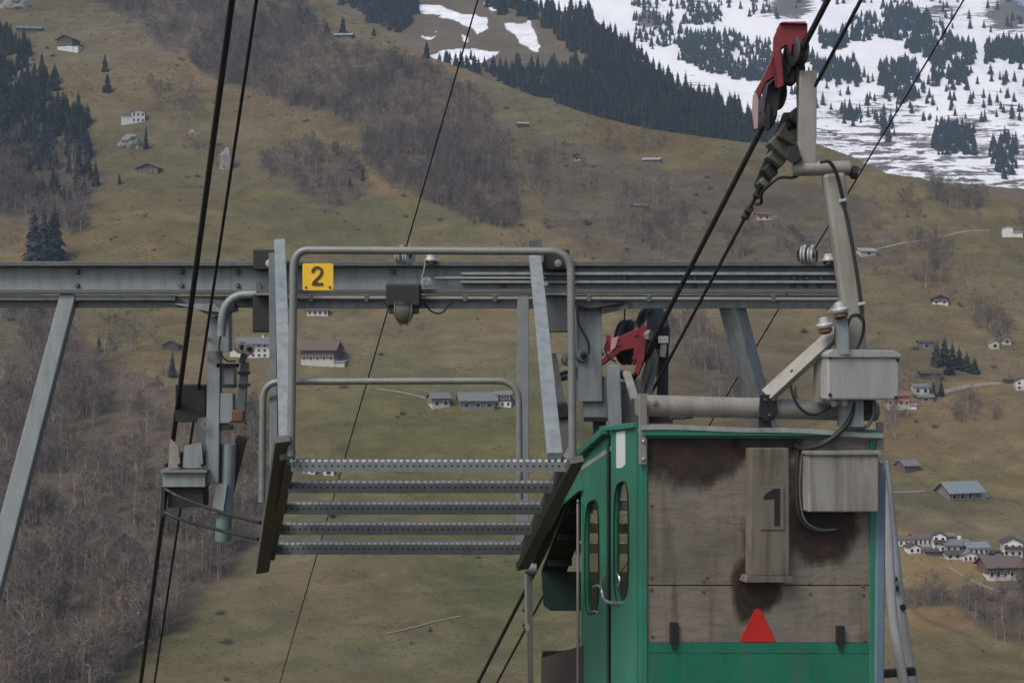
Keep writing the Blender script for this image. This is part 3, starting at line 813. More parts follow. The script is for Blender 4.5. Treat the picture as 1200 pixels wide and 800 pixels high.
# dark bolted carrier brackets where the stair hangs
for xa in (302, 640):
    MB().box(P(xa + 12, 305, YB), (.2, .2, .16)).build('carrier_block', M_BLACK, ga, bevel=.01)
    MB().box(P(xa + 11, 367, YB + .02), (.19, .24, .3)).build('carrier_block', M_BLACK if xa < 500 else M_STEEL_D, ga, bevel=.01)
    MB().box(P(xa + 11, 344.5, YB - .12), (.17, .1, .02)).build('carrier_plate', M_GALV, ga)
    MB().lathe(P(xa + 14, 308.5, YB - .12), (0, -1, 0), [(0, .03), (.02, .03), (.024, .012)], 10).build('bolt', M_PORC if xa < 500 else M_GALV, ga)
# curved conduit at the left post
MB().tube([P(301, 345, YB - .06)] + arc(P(262, 344, YB - .06), P(292, 345, YB - .06), P(260, 378, YB - .06)) + [P(259, 394, YB - .06)], .034, 10).build('bent_conduit', M_STEEL, ga, True)
MB().tube(spline([P(259, 392, YB - .06), P(257, 410, YB - .06), P(265, 422, YB - .06), P(276, 423, YB - .06)]), .008, 6).build('wire', M_BLACK, ga, True)
MB().tube(spline([P(676, 352, YB - .03), P(678, 378, YB - .03), P(689, 400, YB - .03), P(690, 415, YB - .03)]), .010, 6).build('wire', M_BLACK, ga, True)
MB().tube(spline([P(676, 356, YB - .03), P(690, 361, YB - .03), P(712, 358, YB - .03), P(730, 355, YB)]), .014, 6).build('wire', M_BLACK, ga, True)
MB().tube(spline([P(497, 355, YB - .03), P(506, 365, YB - .03), P(518, 366, YB - .03), P(529, 352, YB - .03)]), .008, 6).build('wire', M_BLACK, ga, True)

# ------------------------------------------------------------------ yellow sign 2
YS = 8.28
sg = empty('number_sign', P(372, 340, YS), 'small yellow enamel sign with the number 2', 'sign')
def rrect(xa, xb, ya, yb, r, f, n=4):
    pts = []
    for cx, cy, a0 in ((xb - r, ya + r, -90), (xb - r, yb - r, 0), (xa + r, yb - r, 90), (xa + r, ya + r, 180)):
        for k in range(n + 1):
            a = R(a0 + 90 * k / n); pts.append(f(cx + r * math.cos(a), cy + r * math.sin(a)))
    return pts
MB().slab(rrect(354.5, 390.5, 308.5, 340, 2.2, lambda x, y: P(x, y, YS)), (0, .008, 0)).build('plate', M_YELLOW, sg)
def stroke(pts, w, Y, d=.004, f=None):
    """flat painted stroke of pixel width w"""
    f = f or (lambda x, y: P(x, y, Y))
    mb = MB(); L = []; Rr = []
    for i, (x, y) in enumerate(pts):
        a = pts[max(i - 1, 0)]; b = pts[min(i + 1, len(pts) - 1)]
        dx, dy = b[0] - a[0], b[1] - a[1]; l = math.hypot(dx, dy) or 1
        L.append((x - dy / l * w / 2, y + dx / l * w / 2)); Rr.append((x + dy / l * w / 2, y - dx / l * w / 2))
    for i in range(len(pts) - 1):
        q = [f(*L[i]), f(*L[i + 1]), f(*Rr[i + 1]), f(*Rr[i])]
        off = Vector((0, -d, 0))
        mb.hexa(q + [p + off for p in q])
    return mb
two = [(366.2, 319.5), (367.2, 315.8), (370, 313.6), (373.6, 313.6), (376.6, 315.6), (377.3, 319), (375.8, 322.6), (372, 326.6), (367.5, 331.2), (366.6, 332.8), (369, 332.9), (378.6, 332.9)]
stroke(two, 3.3, YS - .001).build('digit', M_SIGNTXT, sg)
for x, y in ((358.5, 336.5), (386.5, 336.5)): bolt(sg, P(x, y, YS), .008, m=M_STEEL_D, name='screw', h=.006)

# ------------------------------------------------------------------ hanging stair
YT, YE = 8.4, 9.7
st = empty('hanging_stair', P(320, 660, YE), 'grey steel stair with five grated treads and tube rails hung from the gantry', 'stair')
rows = [(541, 341, 666), (566, 337, 652), (591, 332, 641), (615, 328, 629), (638, 320, 617)]
tread_d = .20
for i, (y, xa, xb) in enumerate(rows):
    Y = YT + (YE - YT) * i / 4.0
    a = P(xa, y, Y); b = P(xb, y, Y); hgt = 11.5 / FPX * Y
    mb = MB()
    mb.hexa([a + Vector((0, 0, -hgt)), b + Vector((0, 0, -hgt)), b + Vector((0, .012, -hgt)), a + Vector((0, .012, -hgt)), a, b, b + Vector((0, .012, 0)), a + Vector((0, .012, 0))])
    mb.hexa([a + Vector((0, tread_d, -hgt)), b + Vector((0, tread_d, -hgt)), b + Vector((0, tread_d + .012, -hgt)), a + Vector((0, tread_d + .012, -hgt)), a + Vector((0, tread_d, 0)), b + Vector((0, tread_d, 0)), b + Vector((0, tread_d + .012, 0)), a + Vector((0, tread_d + .012, 0))])
    n = 9
    for k in range(1, n):        # grating bars of the tread
        yy = .012 + (tread_d - .012) * k / n
        mb.box((a + b) / 2 + Vector((0, yy, -.012)), ((b - a).x, .012, .02))
    tr = mb.build('tread', M_TREAD, st)
    gr = MB(); ho = MB(); w = (b - a).x; nn = int(w / .037)
    for k in range(nn):
        x = a + Vector((w * (k + .5) / nn, 0, 0))
        gr.box(x + Vector((0, .012, .006)), (random.uniform(.016, .022), .022, random.uniform(.008, .014)))
        ho.lathe(x + Vector((0, .002, -hgt * .42)), (0, -1, 0), [(0, .0075), (.003, .0075)], 6)
    tag(gr.build('grip_teeth', M_GRIP, tr), kind='stuff'); tag(ho.build('perforations', M_BLACK, tr), kind='stuff')
YW = YT - .05
# stringers
def stringer(pa, pb, w, d):
    m = MB(); m.bar(pa, pb, w, d, (0, 1, .5))
    return m
MB().bar(P(331, 514, YT - .1), P(307, 668, YE + .1), .09, .045, (1, 0, .3)).build('stringer', M_STRING, st, bevel=.004)
MB().bar(P(341, 536, YT + .06), P(318, 648, YE + .06), .05, .10, (1, 0, 0)).build('stringer_flange', M_STRING, st)
MB().bar(P(676, 538, YT - .1), P(612, 664, YE + .1), .085, .045, (1, 0, .3)).build('stringer', M_STRING, st, bevel=.004)
MB().bar(P(664, 542, YT + .06), P(614, 646, YE + .06), .05, .10, (1, 0, 0)).build('stringer_flange', M_STRING, st)
bolt(st, P(608, 660, YE + .08), .02, m=M_BLACK)
# rails
yr = YT - .04
MB().tube([P(341, 534, yr), P(344, 320, yr)] + arc(P(344, 293, yr), P(344, 316, yr), P(362, 293, yr)) + [P(640, 294.5, yr)] + arc(P(668, 295, yr), P(645, 294.5, yr), P(669, 318, yr)) + [P(671, 535, yr)], .024, 12).build('handrail', M_GALV, st, True)
yr = YE
MB().tube([P(307, 588, yr), P(308, 475, yr)] + arc(P(308, 447, yr), P(308, 470, yr), P(330, 447, yr)) + [P(575, 446, yr)] + arc(P(608, 446, yr), P(582, 446, yr), P(608, 472, yr)) + [P(609, 585, yr)], .0235, 12).build('handrail', M_GALV, st, True)
# hanging posts: front pair slanting forward from the beam, rear pair straight down
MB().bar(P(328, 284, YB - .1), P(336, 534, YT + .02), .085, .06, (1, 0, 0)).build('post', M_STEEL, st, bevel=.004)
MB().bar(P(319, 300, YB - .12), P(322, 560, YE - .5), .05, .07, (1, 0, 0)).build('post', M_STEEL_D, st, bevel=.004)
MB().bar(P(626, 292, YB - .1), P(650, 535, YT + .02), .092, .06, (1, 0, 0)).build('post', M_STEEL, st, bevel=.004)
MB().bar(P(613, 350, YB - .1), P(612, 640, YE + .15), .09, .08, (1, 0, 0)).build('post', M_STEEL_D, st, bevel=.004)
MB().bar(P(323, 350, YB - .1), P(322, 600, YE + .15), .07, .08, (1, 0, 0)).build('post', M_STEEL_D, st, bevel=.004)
MB().slab([P(620, 283, YB - .14), P(634, 280, YB - .14), P(636, 290, YB - .14), P(620, 292, YB - .14)], (0, .1, 0)).build('end_cap', M_STEEL_D, st)
MB().slab([P(660, 535, YT), P(668, 520, YT), P(676, 530, YT), P(676, 545, YT)], (0, .02, 0)).build('gusset', M_STEEL, st)
bolt(st, P(676, 536, YT - .02), .018, m=M_BLACK)
bolt(st, P(342, 540, YT - .05), .014, m=M_GALV)
for y in (333, 420): bolt(st, P(640, y, YT + 1.2), .016, m=M_GALV)

# ------------------------------------------------------------------ ropes
def rope(name, p, t0, t1, r, label, group=None, n=2):
    """wire rope through p along the valley direction, t in metres of depth"""
    a = p + CAB * t0; b = p + CAB * t1
    L = (b - a).length; k = 40
    pts = []
    for i in range(k + 1):
        t = i / k; q = a.lerp(b, t); pts.append(q)
    o = MB().tube(pts, r, 8).build(name, M_CABLE, None, True, loc=p)
    return tag(o, label, 'cable', group)
p_lt = P(243.5, 213, 9.6)
rope('track_cable', P(240, 238, 10.0), -7, 60, .021, 'thick black track cable left of the yellow sign')
rope('haul_cable', P(264, 245, 10.2), -7, 60, .0115, 'thinner black cable beside the thick one on the left')
rope('track_cable', P(846.5, 241, 10.0), -6, 60, .019, 'thick black track cable through the red carriage above the cabin')
rope('haul_cable', P(866, 268, 10.0), -6.5, 60, .012, 'black haul cable running just right of the track cable above the cabin')
rope('guide_cable', P(475.5, 291, 11.2), -7.5, 60, .006, 'thin cable crossing the beam between the yellow sign and the lamp')
rope('guide_cable', P(957.5, 287, 11.2), -7.5, 60, .006, 'thin cable running up right from the pulleys at the beam end')

# ------------------------------------------------------------------ guide pulleys on the beam
def pulley(px, label):
    g = empty('guide_pulley', P(px, 307, YB), label, 'pulley')
    for dx, dz in ((-4.5, 0), (4, 1)):
        c = P(px + dx, 299 + dz, YB)
        wh = MB().lathe(c + Vector((-.018, 0, 0)), (1, -.5, 0), [(0, .035), (.0, .072), (.008, .072), (.018, .052), (.028, .072), (.036, .072), (.036, .035)], 18).build('wheel', M_PORC, g, True)
        MB().lathe(c + Vector((-.026, 0, 0)), (1, -.5, 0), [(0, .018), (.052, .018)], 8).build('hub', M_BLACK, wh)
    MB().slab([P(px - 12, 307, YB + .06), P(px - 13, 294, YB + .06), P(px - 5, 288, YB + .06), P(px + 7, 288, YB + .06), P(px + 12, 296, YB + .06), P(px + 11, 307, YB + .06)], (0, .02, 0)).build('bracket', M_BLACK, g)
    for dx in (-4, 5): bolt(g, P(px + dx, 289, YB - .02), .016, m=M_PORC)
    return g
pulley(475, 'white double guide pulley on the beam right of the yellow sign')
pulley(947, 'white double guide pulley on the beam next to the hanger arm')
def cap_insul(px, label, tail):
    g = empty('cap_insulator', P(px, 307, YB), label, 'insulator')
    b = P(px, 309, YB - .05)
    MB().lathe(b, (0, 0, 1), [(0, .018), (.018, .018), (.018, .045), (.028, .05), (.05, .038), (.07, .036), (.078, .02)], 16).build('cap', M_PORC, g, True)
    MB().lathe(b + Vector((0, 0, .015)), (0, 0, 1), [(0, .044), (.007, .046)], 16).build('seal_ring', M_BLACK, g)
    if tail:
        MB().tube(spline([P(492, 297, YB - .1), P(498, 306, YB - .1), P(496, 320, YB - .1), P(494, 326, YB - .1)]), .007, 6).build('strap', M_CREAM, g, True)
        MB().lathe(P(500, 331, YB - .06), (0, -1, 0), [(0, .045), (.012, .045), (.02, .02)], 14).build('tag_disc', M_STEEL, g)
    return g
cap_insul(505, 'white porcelain cap right of the middle pulley with a strap hanging below', True)
cap_insul(971, 'white porcelain cap between the end pulley and the hanger arm', False)

# ------------------------------------------------------------------ lamp
lp = empty('bulkhead_lamp', P(473, 352, YB - .12), 'glass bulkhead lamp in a dark cage under the beam', 'lamp')
MB().box(P(473, 346, YB - .1), (.27, .14, .18)).build('housing', M_BLACK, lp, bevel=.015)
MB().box(P(460, 361, YB - .1), (.05, .1, .09)).build('bracket', M_BLACK, lp, bevel=.008)
MB().box(P(487, 361, YB - .1), (.05, .1, .09)).build('bracket', M_BLACK, lp, bevel=.008)
MB().lathe(P(473, 355, YB - .12), (0, 0, -1), [(0, .05), (.01, .082), (.05, .086), (.10, .078), (.14, .055), (.165, .022)], 22).build('glass_globe', M_LAMP, lp, True)
MB().lathe(P(473, 354, YB - .12), (0, 0, -1), [(0, .088), (.022, .092), (.024, .07)], 22).build('collar', M_BLACK, lp, True)
for k in range(4):
    a = R(45 + 90 * k); d = Vector((math.cos(a), math.sin(a), 0)); c = P(473, 355, YB - .12)
    MB().tube([c + d * .09, c + d * .094 + Vector((0, 0, -.06)), c + d * .08 + Vector((0, 0, -.12)), c + d * .03 + Vector((0, 0, -.175))], .004, 6).build('cage_wire', M_GALV, lp)

# ------------------------------------------------------------------ left rope saddle (lane 2)
YL = 11.5
sl = empty('rope_saddle', P(225, 600, YL), 'left rope saddle and docking guide hung below the gantry beside the stair', 'rope saddle')
MB().box(P(225, 472, YL + .3), (.25, .12, .31)).build('cover_plate', M_BLACK, sl, bevel=.008)
MB().bar(P(252, 408, YL), P(250, 566, YL), .105, .1, (1, 0, 0)).build('post', M_STEEL, sl, bevel=.006)
MB().box(P(266, 440, YL + .05), (.14, .12, .16)).build('guide_block', M_STEEL, sl, bevel=.006)
MB().box(P(267, 428, YL - .02), (.17, .06, .03)).build('clamp', M_BLACK, sl)
MB().box(P(267, 452, YL + .02), (.12, .12, .03)).build('clamp', M_BLACK, sl)
MB().box(P(266, 478, YL + .02), (.12, .12, .24)).build('guide_block', M_STEEL, sl, bevel=.006)
MB().box(P(265, 500, YL + .02), (.1, .1, .05)).build('shoe', M_BLACK, sl)
MB().bar(P(261, 566, YL), P(256, 600, YL), .09, .09, (1, 0, 0)).build('lower_post', M_STEEL, sl)
MB().tube([P(268, 520, YL + .05), P(264, 602, YL + .05)], .062, 14).build('pipe', M_STEEL, sl, True)
pe = MB().lathe(P(263.5, 597, YL + .05), P(261, 634, YL + .05) - P(263.5, 597, YL + .05), [(0, .064), (.25, .064), (.25, .055), (.2, .05)], 18).build('pipe_end', M_TEAL, sl, True)
MB().bar(P(284, 512, YL + .15), P(262, 600, YL + .3), .085, .06, (1, 0, 0)).build('rusty_strut', M_RUST, sl)
for i, (x, y) in enumerate(((281, 407), (289, 409))):
    r_ = MB().lathe(P(x, y, YL - .12), (.6, -1, 0), [(0, .022), (0, .045), (.012, .05), (.05, .05), (.062, .045), (.062, .022)], 14).build('roller', M_PORC, sl, True)
    MB().lathe(P(x, y, YL - .13), (.6, -1, 0), [(0, .02), (.075, .02)], 8).build('axle', M_BLACK, r_)
MB().bar(P(283, 418, YL), P(288, 420, YL), .09, .09, (0, 0, 1)).build('roller_bracket', M_STEEL_D, sl)
MB().bar(P(287, 424, YL), P(283, 482, YL), .06, .06, (1, 0, 0)).build('link_rod', M_STEEL_D, sl)
for y in (437, 451): MB().box(P(286, y, YL - .01), (.09, .08, .022)).build('rod_clamp', M_BLACK, sl)
MB().box(P(279.5, 487, YL), (.1, .1, .1)).build('joint', M_RUST, sl, bevel=.015)
MB().box(P(279.5, 495, YL), (.12, .08, .03)).build('joint_plate', M_RUST, sl)
MB().slab([P(300, 330, YL - .3), P(305, 330, YL - .3), P(310, 380, YL - .3), P(300, 390, YL - .3)], (0, .03, 0)).build('gusset', M_STEEL_D, sl)
# the shelf and the rope shoe
MB().box(P(220, 550, YL), (.37, .3, .02)).build('shelf_plate', M_GALV, sl)
MB().box(P(220, 560, YL + .02), (.34, .26, .12)).build('shelf_beam', M_STEEL, sl, bevel=.005)
MB().box(P(221, 581, YL + .05), (.28, .22, .16)).build('shoe_housing', M_BLACK, sl)
MB().slab([P(197, 548, YL - .1), P(199, 514, YL - .1), P(209, 522, YL - .1), P(211, 548, YL - .1)], (0, .03, 0)).build('cheek_plate', M_CREAM, sl)
MB().slab([P(214, 548, YL - .1), P(216, 522, YL - .1), P(236, 518, YL - .1), P(238, 548, YL - .1)], (0, .03, 0)).build('cheek_plate', M_STEEL, sl)
MB().slab([P(226, 545, YL - .02), P(232, 490, YL - .02), P(243, 488, YL - .02), P(243, 545, YL - .02)], (0, .05, 0)).build('cheek_plate', M_STEEL_D, sl)
MB().box(P(214, 538, YL + .05), (.05, .1, .12)).build('rope_liner', M_BLACK, sl)
MB().tube(spline([P(243, 490, YL - .1), P(236, 498, YL - .1), P(243, 504, YL - .1), P(236, 496, YL - .1)]), .006, 6).build('wire', M_GALV, sl, True)
for x in (194, 210, 237): bolt(sl, P(x, 547, YL - .14), .016, (0, 0, 1), m=M_BLACK, h=.03)
MB().tube(spline([P(194, 573, YL - .2), P(215, 584, YL - .3), P(260, 600, 10.6), P(305, 612, 10)]), .014, 8).build('stay_rope', M_CABLE, sl, True)
MB().tube(spline([P(193, 600, YL - .2), P(212, 608, YL - .3), P(258, 621, 10.6), P(303, 631, 10)]), .014, 8).build('stay_rope', M_CABLE, sl, True)
MB().bar(P(192, 570, YL - .1), P(191, 604, YL - .1), .03, .05).build('stay_bracket', M_BLACK, sl)

# ------------------------------------------------------------------ right rope saddle with red sheave bracket
YR = 11.4
sr = empty('rope_saddle', P(700, 520, YR), 'right rope saddle with red bracket and big rope sheave behind the cabin roof', 'rope saddle')
MB().box(P(697, 467, YR), (.19, .16, .36)).build('guide_block', M_STEEL, sr, bevel=.008)
MB().box(P(698, 490, YR), (.2, .17, .03)).build('clamp', M_BLACK, sr)
MB().bar(P(702, 490, YR + .1), P(704, 560, YR + .1), .1, .1, (1, 0, 0)).build('lower_post', M_STRING, sr)
MB().box(P(680, 437, YR - .05), (.14, .1, .1)).build('roller_bracket', M_STEEL_D, sr, bevel=.01)
for x, y in ((663, 421), (679, 417)):
    r_ = MB().lathe(P(x, y, YR - .1), (.6, -1, 0), [(0, .022), (0, .045), (.012, .05), (.05, .05), (.062, .045), (.062, .022)], 14).build('roller', M_GALV, sr, True)
    MB().lathe(P(x, y, YR - .11), (.6, -1, 0), [(0, .024), (.075, .024)], 8).build('axle', M_BLACK, r_)
MB().tube([P(684, 415, YR - .1), P(708, 415, YR - .1)], .012, 8).build('axle', M_BLACK, sr)
MB().bar(P(648, 415, YR - .1), P(668, 535, YR - .3), .05, .06, (1, 0, 0), .085, .06).build('rusty_strut', M_STRING, sr)
MB().box(P(658, 481, YR - .25), (.1, .1, .12), Matrix.Rotation(R(-8), 3, 'Y')).build('joint', M_BLACK, sr, bevel=.012)
MB().bar(P(648, 446, YR - .15), P(672, 440, YR - .1), .012, .05).build('link_rod', M_STEEL_D, sr)
MB().bar(P(648, 441, YR - .15), P(672, 434, YR - .1), .012, .05).build('link_rod', M_STEEL_D, sr)
MB().bar(P(718, 428, YR - .25), P(721, 505, YR - .25), .105, .09, (1, 0, 0)).build('support_post', M_STEEL, sr, bevel=.005)
MB().slab([P(726, 448, YR - .1), P(752, 444, YR - .1), P(758, 425, YR - .1), P(768, 408, YR - .1), P(772, 420, YR - .1), P(764, 462, YR - .1), P(726, 462, YR - .1)], (0, .1, 0)).build('saddle_plate', M_STEEL_D, sr)
MB().box(P(741, 482, YR), (.24, .3, .30)).build('saddle_base', M_STRING, sr, bevel=.01)
sx = Vector((1, -.62, .0)).normalized()                    # wheel axis
wh = MB().lathe(P(757, 392, YR + .1), sx, [(0, .05), (0, .20), (.012, .225), (.03, .225), (.045, .19), (.075, .19), (.09, .225), (.108, .225), (.12, .20), (.12, .05)], 36).build('rope_sheave', M_WHEEL, sr, True)
MB().lathe(P(756, 392, YR + .1), sx, [(0, .17), (-.006, .172), (-.006, .19), (0, .19)], 36).build('sheave_rim', M_GALV, wh, True)
for k in range(10):
    a = 6.283 * k / 10; x_ = sx.orthogonal().normalized(); y_ = sx.cross(x_)
    bolt(wh, P(756, 392, YR + .1) + (x_ * math.cos(a) + y_ * math.sin(a)) * .19 - sx * .004, .011, -sx, m=M_GALV, name='rim_bolt')
w2 = MB().lathe(P(730, 401, YR + .1), sx, [(0, .05), (0, .165), (.012, .185), (.025, .16), (.05, .16), (.062, .185), (.075, .165), (.075, .05)], 32).build('rope_sheave', M_WHEEL, sr, True)
rb = MB().slab([P(704, 421, YR - .18), P(718, 410, YR - .18), P(716, 396, YR - .18), P(727, 394, YR - .18), P(748, 384, YR - .18), P(752, 384, YR - .18), P(751, 402, YR - .18), P(746, 424, YR - .18), P(741, 428, YR - .18), P(743, 408, YR - .18), P(728, 411, YR - .18), P(716, 420, YR - .18), P(705, 428, YR - .18)], (.02, .05, 0)).build('red_bracket', M_RED, sr, bevel=.004)
tag(rb, 'red painted sheave bracket with a pale pink worn end')
MB().slab([P(717, 396, YR - .195), P(725, 394, YR - .195), P(721, 407, YR - .195), P(715, 411, YR - .195)], (0, .012, 0)).build('worn_patch', paint('worn_pink_paint', (.42, .20, .20), .5, .2, 12), rb)
for x, y in ((745, 392), (724, 404), (743, 420)): bolt(rb, P(x, y, YR - .18), .014, m=M_RED)
MB().box(P(713, 402, YR - .16), (.035, .03, .13)).build('red_lug', M_RED, sr)
MB().slab([P(774, 385, YR + .05), P(784, 382, YR + .05), P(783, 470, YR + .05), P(770, 470, YR + .05)], (0, .06, 0)).build('rope_guard', M_BLACK, sr)
MB().box(P(777, 398, YR), (.085, .07, .06)).build('limit_switch', M_PORC, sr, bevel=.008)
MB().bar(P(778, 402, YR), P(776, 418, YR), .05, .04).build('switch_arm', M_GALV, sr)
MB().slab([P(752, 380, YR - .22), P(758, 384, YR - .22), P(755, 420, YR - .22), P(748, 440, YR - .22), P(743, 436, YR - .22), P(749, 410, YR - .22)], (.01, .03, 0)).build('red_side_plate', M_RED, sr, bevel=.004)
MB().lathe(P(756, 393, YR - .26), sx, [(0, .03), (.02, .03), (.02, .045), (.05, .045), (.05, .02)], 6).build('sheave_nut', M_GALV, sr)
MB().tube([P(770, 410, YR - .05) + Vector((.012 * math.cos(k * 1.2), -.012 * math.sin(k * 1.2), -.0045 * k)) for k in range(50)], .005, 5).build('spring', M_RUST, sr, True)
MB().bar(P(762, 420, YR - .15), P(748, 470, YR - .1), .035, .03).build('tension_rod', M_STEEL_D, sr)
MB().box(P(733, 440, YR - .12), (.1, .08, .07), Matrix.Rotation(R(20), 3, 'Y')).build('rope_scraper', M_BLACK, sr, bevel=.008)
MB().tube(spline([P(712, 398, YR - .2), P(709, 408, YR - .2), P(713, 418, YR - .2), P(722, 424, YR - .2)]), .008, 6).build('grease_line', M_BLACK, sr, True)
for x_, y_ in ((731, 458), (745, 456), (757, 452)): bolt(sr, P(x_, y_, YR - .1), .016, m=M_RUST)
MB().tube([P(732, 360, YR), P(732, 378, YR)], .006, 6).build('wire', M_BLACK, sr)
MB().box(P(771, 490, YR + .1), (.22, .2, .07)).build('drive_housing', M_BLACK, sr)
MB().tube([P(786, 485, YR - .1), P(803, 485, YR - .1)], .045, 12).build('cylinder', M_CREAM, sr, True)
MB().lathe(P(803, 486, YR - .1), (1, 0, 0), [(0, .03), (.05, .03), (.07, .015)], 10).build('cylinder_cap', M_BLACK, sr)
MB().box(P(764, 482, YR - .2), (.05, .02, .045)).build('green_label', M_GREEN2, sr)

# ------------------------------------------------------------------ guide rails right of the cabin
gr_ = empty('guide_rails', P(1070, 800, 11.6), 'pair of worn pale tube rails leaning beside the right edge of the cabin', 'guide rails')
MB().tube(spline([P(1032, 540, 11.6), P(1040, 620, 11.55), P(1046, 720, 11.5), P(1052, 760, 11.45), P(1066, 840, 11.4), P(1085, 960, 11.4)]), .04, 10).build('rail', M_LTGREY, gr_, True)
MB().tube(spline([P(1036, 540, 11.9), P(1046, 630, 11.85), P(1056, 720, 11.8), P(1062, 760, 11.8), P(1076, 840, 11.8), P(1092, 960, 11.8)]), .045, 10).build('rail', M_LTGREY, gr_, True)
MB().bar(P(1030, 789, 11.6), P(1072, 786, 11.6), .06, .06, (0, 1, 0)).build('cross_bar', M_BLACK, gr_)
for x, y in ((1048, 678), (1050, 689), (1058, 711)): bolt(gr_, P(x, y, 11.75), .028, m=M_BLACK)
# ------------------------------------------------------------------ cable car cabin
YAW = R(15)
C0 = Vector((.781, 8.8, -.512))
E1 = Vector((math.cos(YAW), math.sin(YAW), -.047)); E2 = Vector((-math.sin(YAW), math.cos(YAW), -.30))
NF = Vector((math.sin(YAW), -math.cos(YAW), 0))        # out of the front wall, towards the viewer
NL = Vector((-math.cos(YAW), -math.sin(YAW), 0))       # out of the left side
CW, CL = 1.66, 2.14
def K(a, b, h): return C0 + E1 * a + E2 * b + Vector((0, 0, h))
def FR(x, y, out=0.0):
    u = (x - 600) / FPX; v = (400 - y) / FPX
    a = (8.8 * u - .781) / (E1.x - E1.y * u); Y = 8.8 + E1.y * a
    return Vector((u * Y, Y, v * Y)) + NF * out
def SL(x, y, out=0.0):
    u = (x - 600) / FPX; v = (400 - y) / FPX
    b = (.781 - 8.8 * u) / (E2.y * u - E2.x); Y = 8.8 + E2.y * b
    return Vector((u * Y, Y, v * Y)) + NL * out
HB = -2.25                                               # floor level
cb = empty('cable_car_cabin', K(CW / 2, CL / 2, HB), 'green cable car cabin number 1 with weathered wooden end wall and red carriage', 'cable car')
def fpanel(name, pts, o0, o1, m, par=cb, bev=.0):
    return MB().slab([FR(x, y, o0) for x, y in pts], NF * (o1 - o0)).build(name, m, par, bevel=bev)
def frect(name, xa, xb, ya, yb, o0, o1, m, par=cb, bev=.0):
    return fpanel(name, [(xa, ya), (xb, ya), (xb, yb), (xa, yb)], o0, o1, m, par, bev)

# end wall
wp = frect('wooden_board', 757, 1019, 512, 684.5, -.03, .004, M_WOOD)
wp2 = frect('wooden_board', 757, 1019, 686, 752, -.03, .002, M_WOOD)
frect('corner_post', 749, 757.5, 507, 960, -.04, .018, M_GREEN, bev=.004)
frect('corner_post', 1018, 1027, 507, 960, -.04, .018, M_GREEN, bev=.004)
frect('top_rail', 757, 1019, 503.5, 513, -.04, .03, M_GREEN, bev=.003)
lo = frect('lower_panel', 757, 1019, 752.5, 960, -.035, .012, M_GREEN2)
fpanel('seam_strip', [(757, 762), (1019, 762.5), (1019, 764), (757, 763.5)], .012, .015, M_GREEN2, lo)
# roof: one bent sheet with a front lip
rf = MB(); nk = 12; rv = []; rfc = []
for k in range(nk + 1):
    a_ = .0 + (CW - .015) * k / nk; h_ = .010 * math.sin(math.pi * k / nk) + .004 * math.sin(7.3 * k)
    for b_, z_ in ((-.075, -.052), (-.075, -.022), (1.16, -.01), (1.16, -.04)):
        rv.append(K(a_, b_, h_ + z_))
for k in range(nk):
    for m_ in range(4):
        rfc.append((k * 4 + m_, k * 4 + (m_ + 1) % 4, (k + 1) * 4 + (m_ + 1) % 4, (k + 1) * 4 + m_))
rfc += [(0, 1, 2, 3), tuple(nk * 4 + m_ for m_ in (3, 2, 1, 0))]
rf.add(rv, rfc)
rf.build('roof', paint('pale_weathered_roof', (.27, .285, .265), .65, .3, 6, 0, .6, (.09, .09, .075)), cb)
frect('roof_lip', 750, 1027, 502.5, 509.5, .045, .068, M_GREEN, bev=.003)
M_WOOD2 = paint('stained_brown_cover', (.135, .117, .095), .78, .45, 5, 0, .8, (.032, .020, .012))
# box with the 1
cv = frect('cover_box', 873, 918, 524, 672, .004, .085, M_WOOD2, bev=.006)
fpanel('cover_foot', [(869, 672), (921, 672), (921, 679), (866, 679)], .004, .095, M_WOOD2, cv)
npl = frect('number_plate', 884, 911, 567, 618, .086, .092, paint('faded_plate', (.135, .118, .096), .7, .25, 8, 0, .5), cv)
d1 = [(891, 576), (899, 570.5), (906.5, 570.5), (906.5, 614), (899.8, 614), (899.8, 582.5), (888, 583.5), (887.5, 580)]
fpanel('digit', d1, .092, .094, M_BLACK, npl)
for x, y in ((886.5, 569.5), (908, 569.5), (886.5, 616), (908, 616)): bolt(npl, FR(x, y, .092), .004, NF, m=M_GALV, name='rivet', h=.003)
# switch box
sb = frect('switch_box', 936, 1017, 531, 597, .004, .14, paint('rust_stained_box_paint', (.235, .23, .205), .55, .25, 3, 0, .7, (.075, .055, .038)), bev=.01)
frect('box_lid', 934, 1018, 526.5, 531, .004, .155, M_CREAM, sb, .004)
MB().lathe(FR(1014, 528, .15), NF, [(0, .016), (.03, .016)], 10).build('lid_knob', M_CREAM, sb)
# cable loop under the boxes
MB().tube(spline([FR(931, 527, .05), FR(928, 560, .06), FR(929, 595, .07), FR(938, 615, .07), FR(960, 621, .06), FR(982, 617, .04)]), .011, 8).build('cable_loop', M_BLACK, cb, True)
MB().tube(spline([FR(936, 527, .05), FR(932, 570, .06), FR(936, 605, .07), FR(952, 618, .07), FR(975, 619, .05)]), .008, 8).build('cable_loop', M_STEEL_D, cb, True)
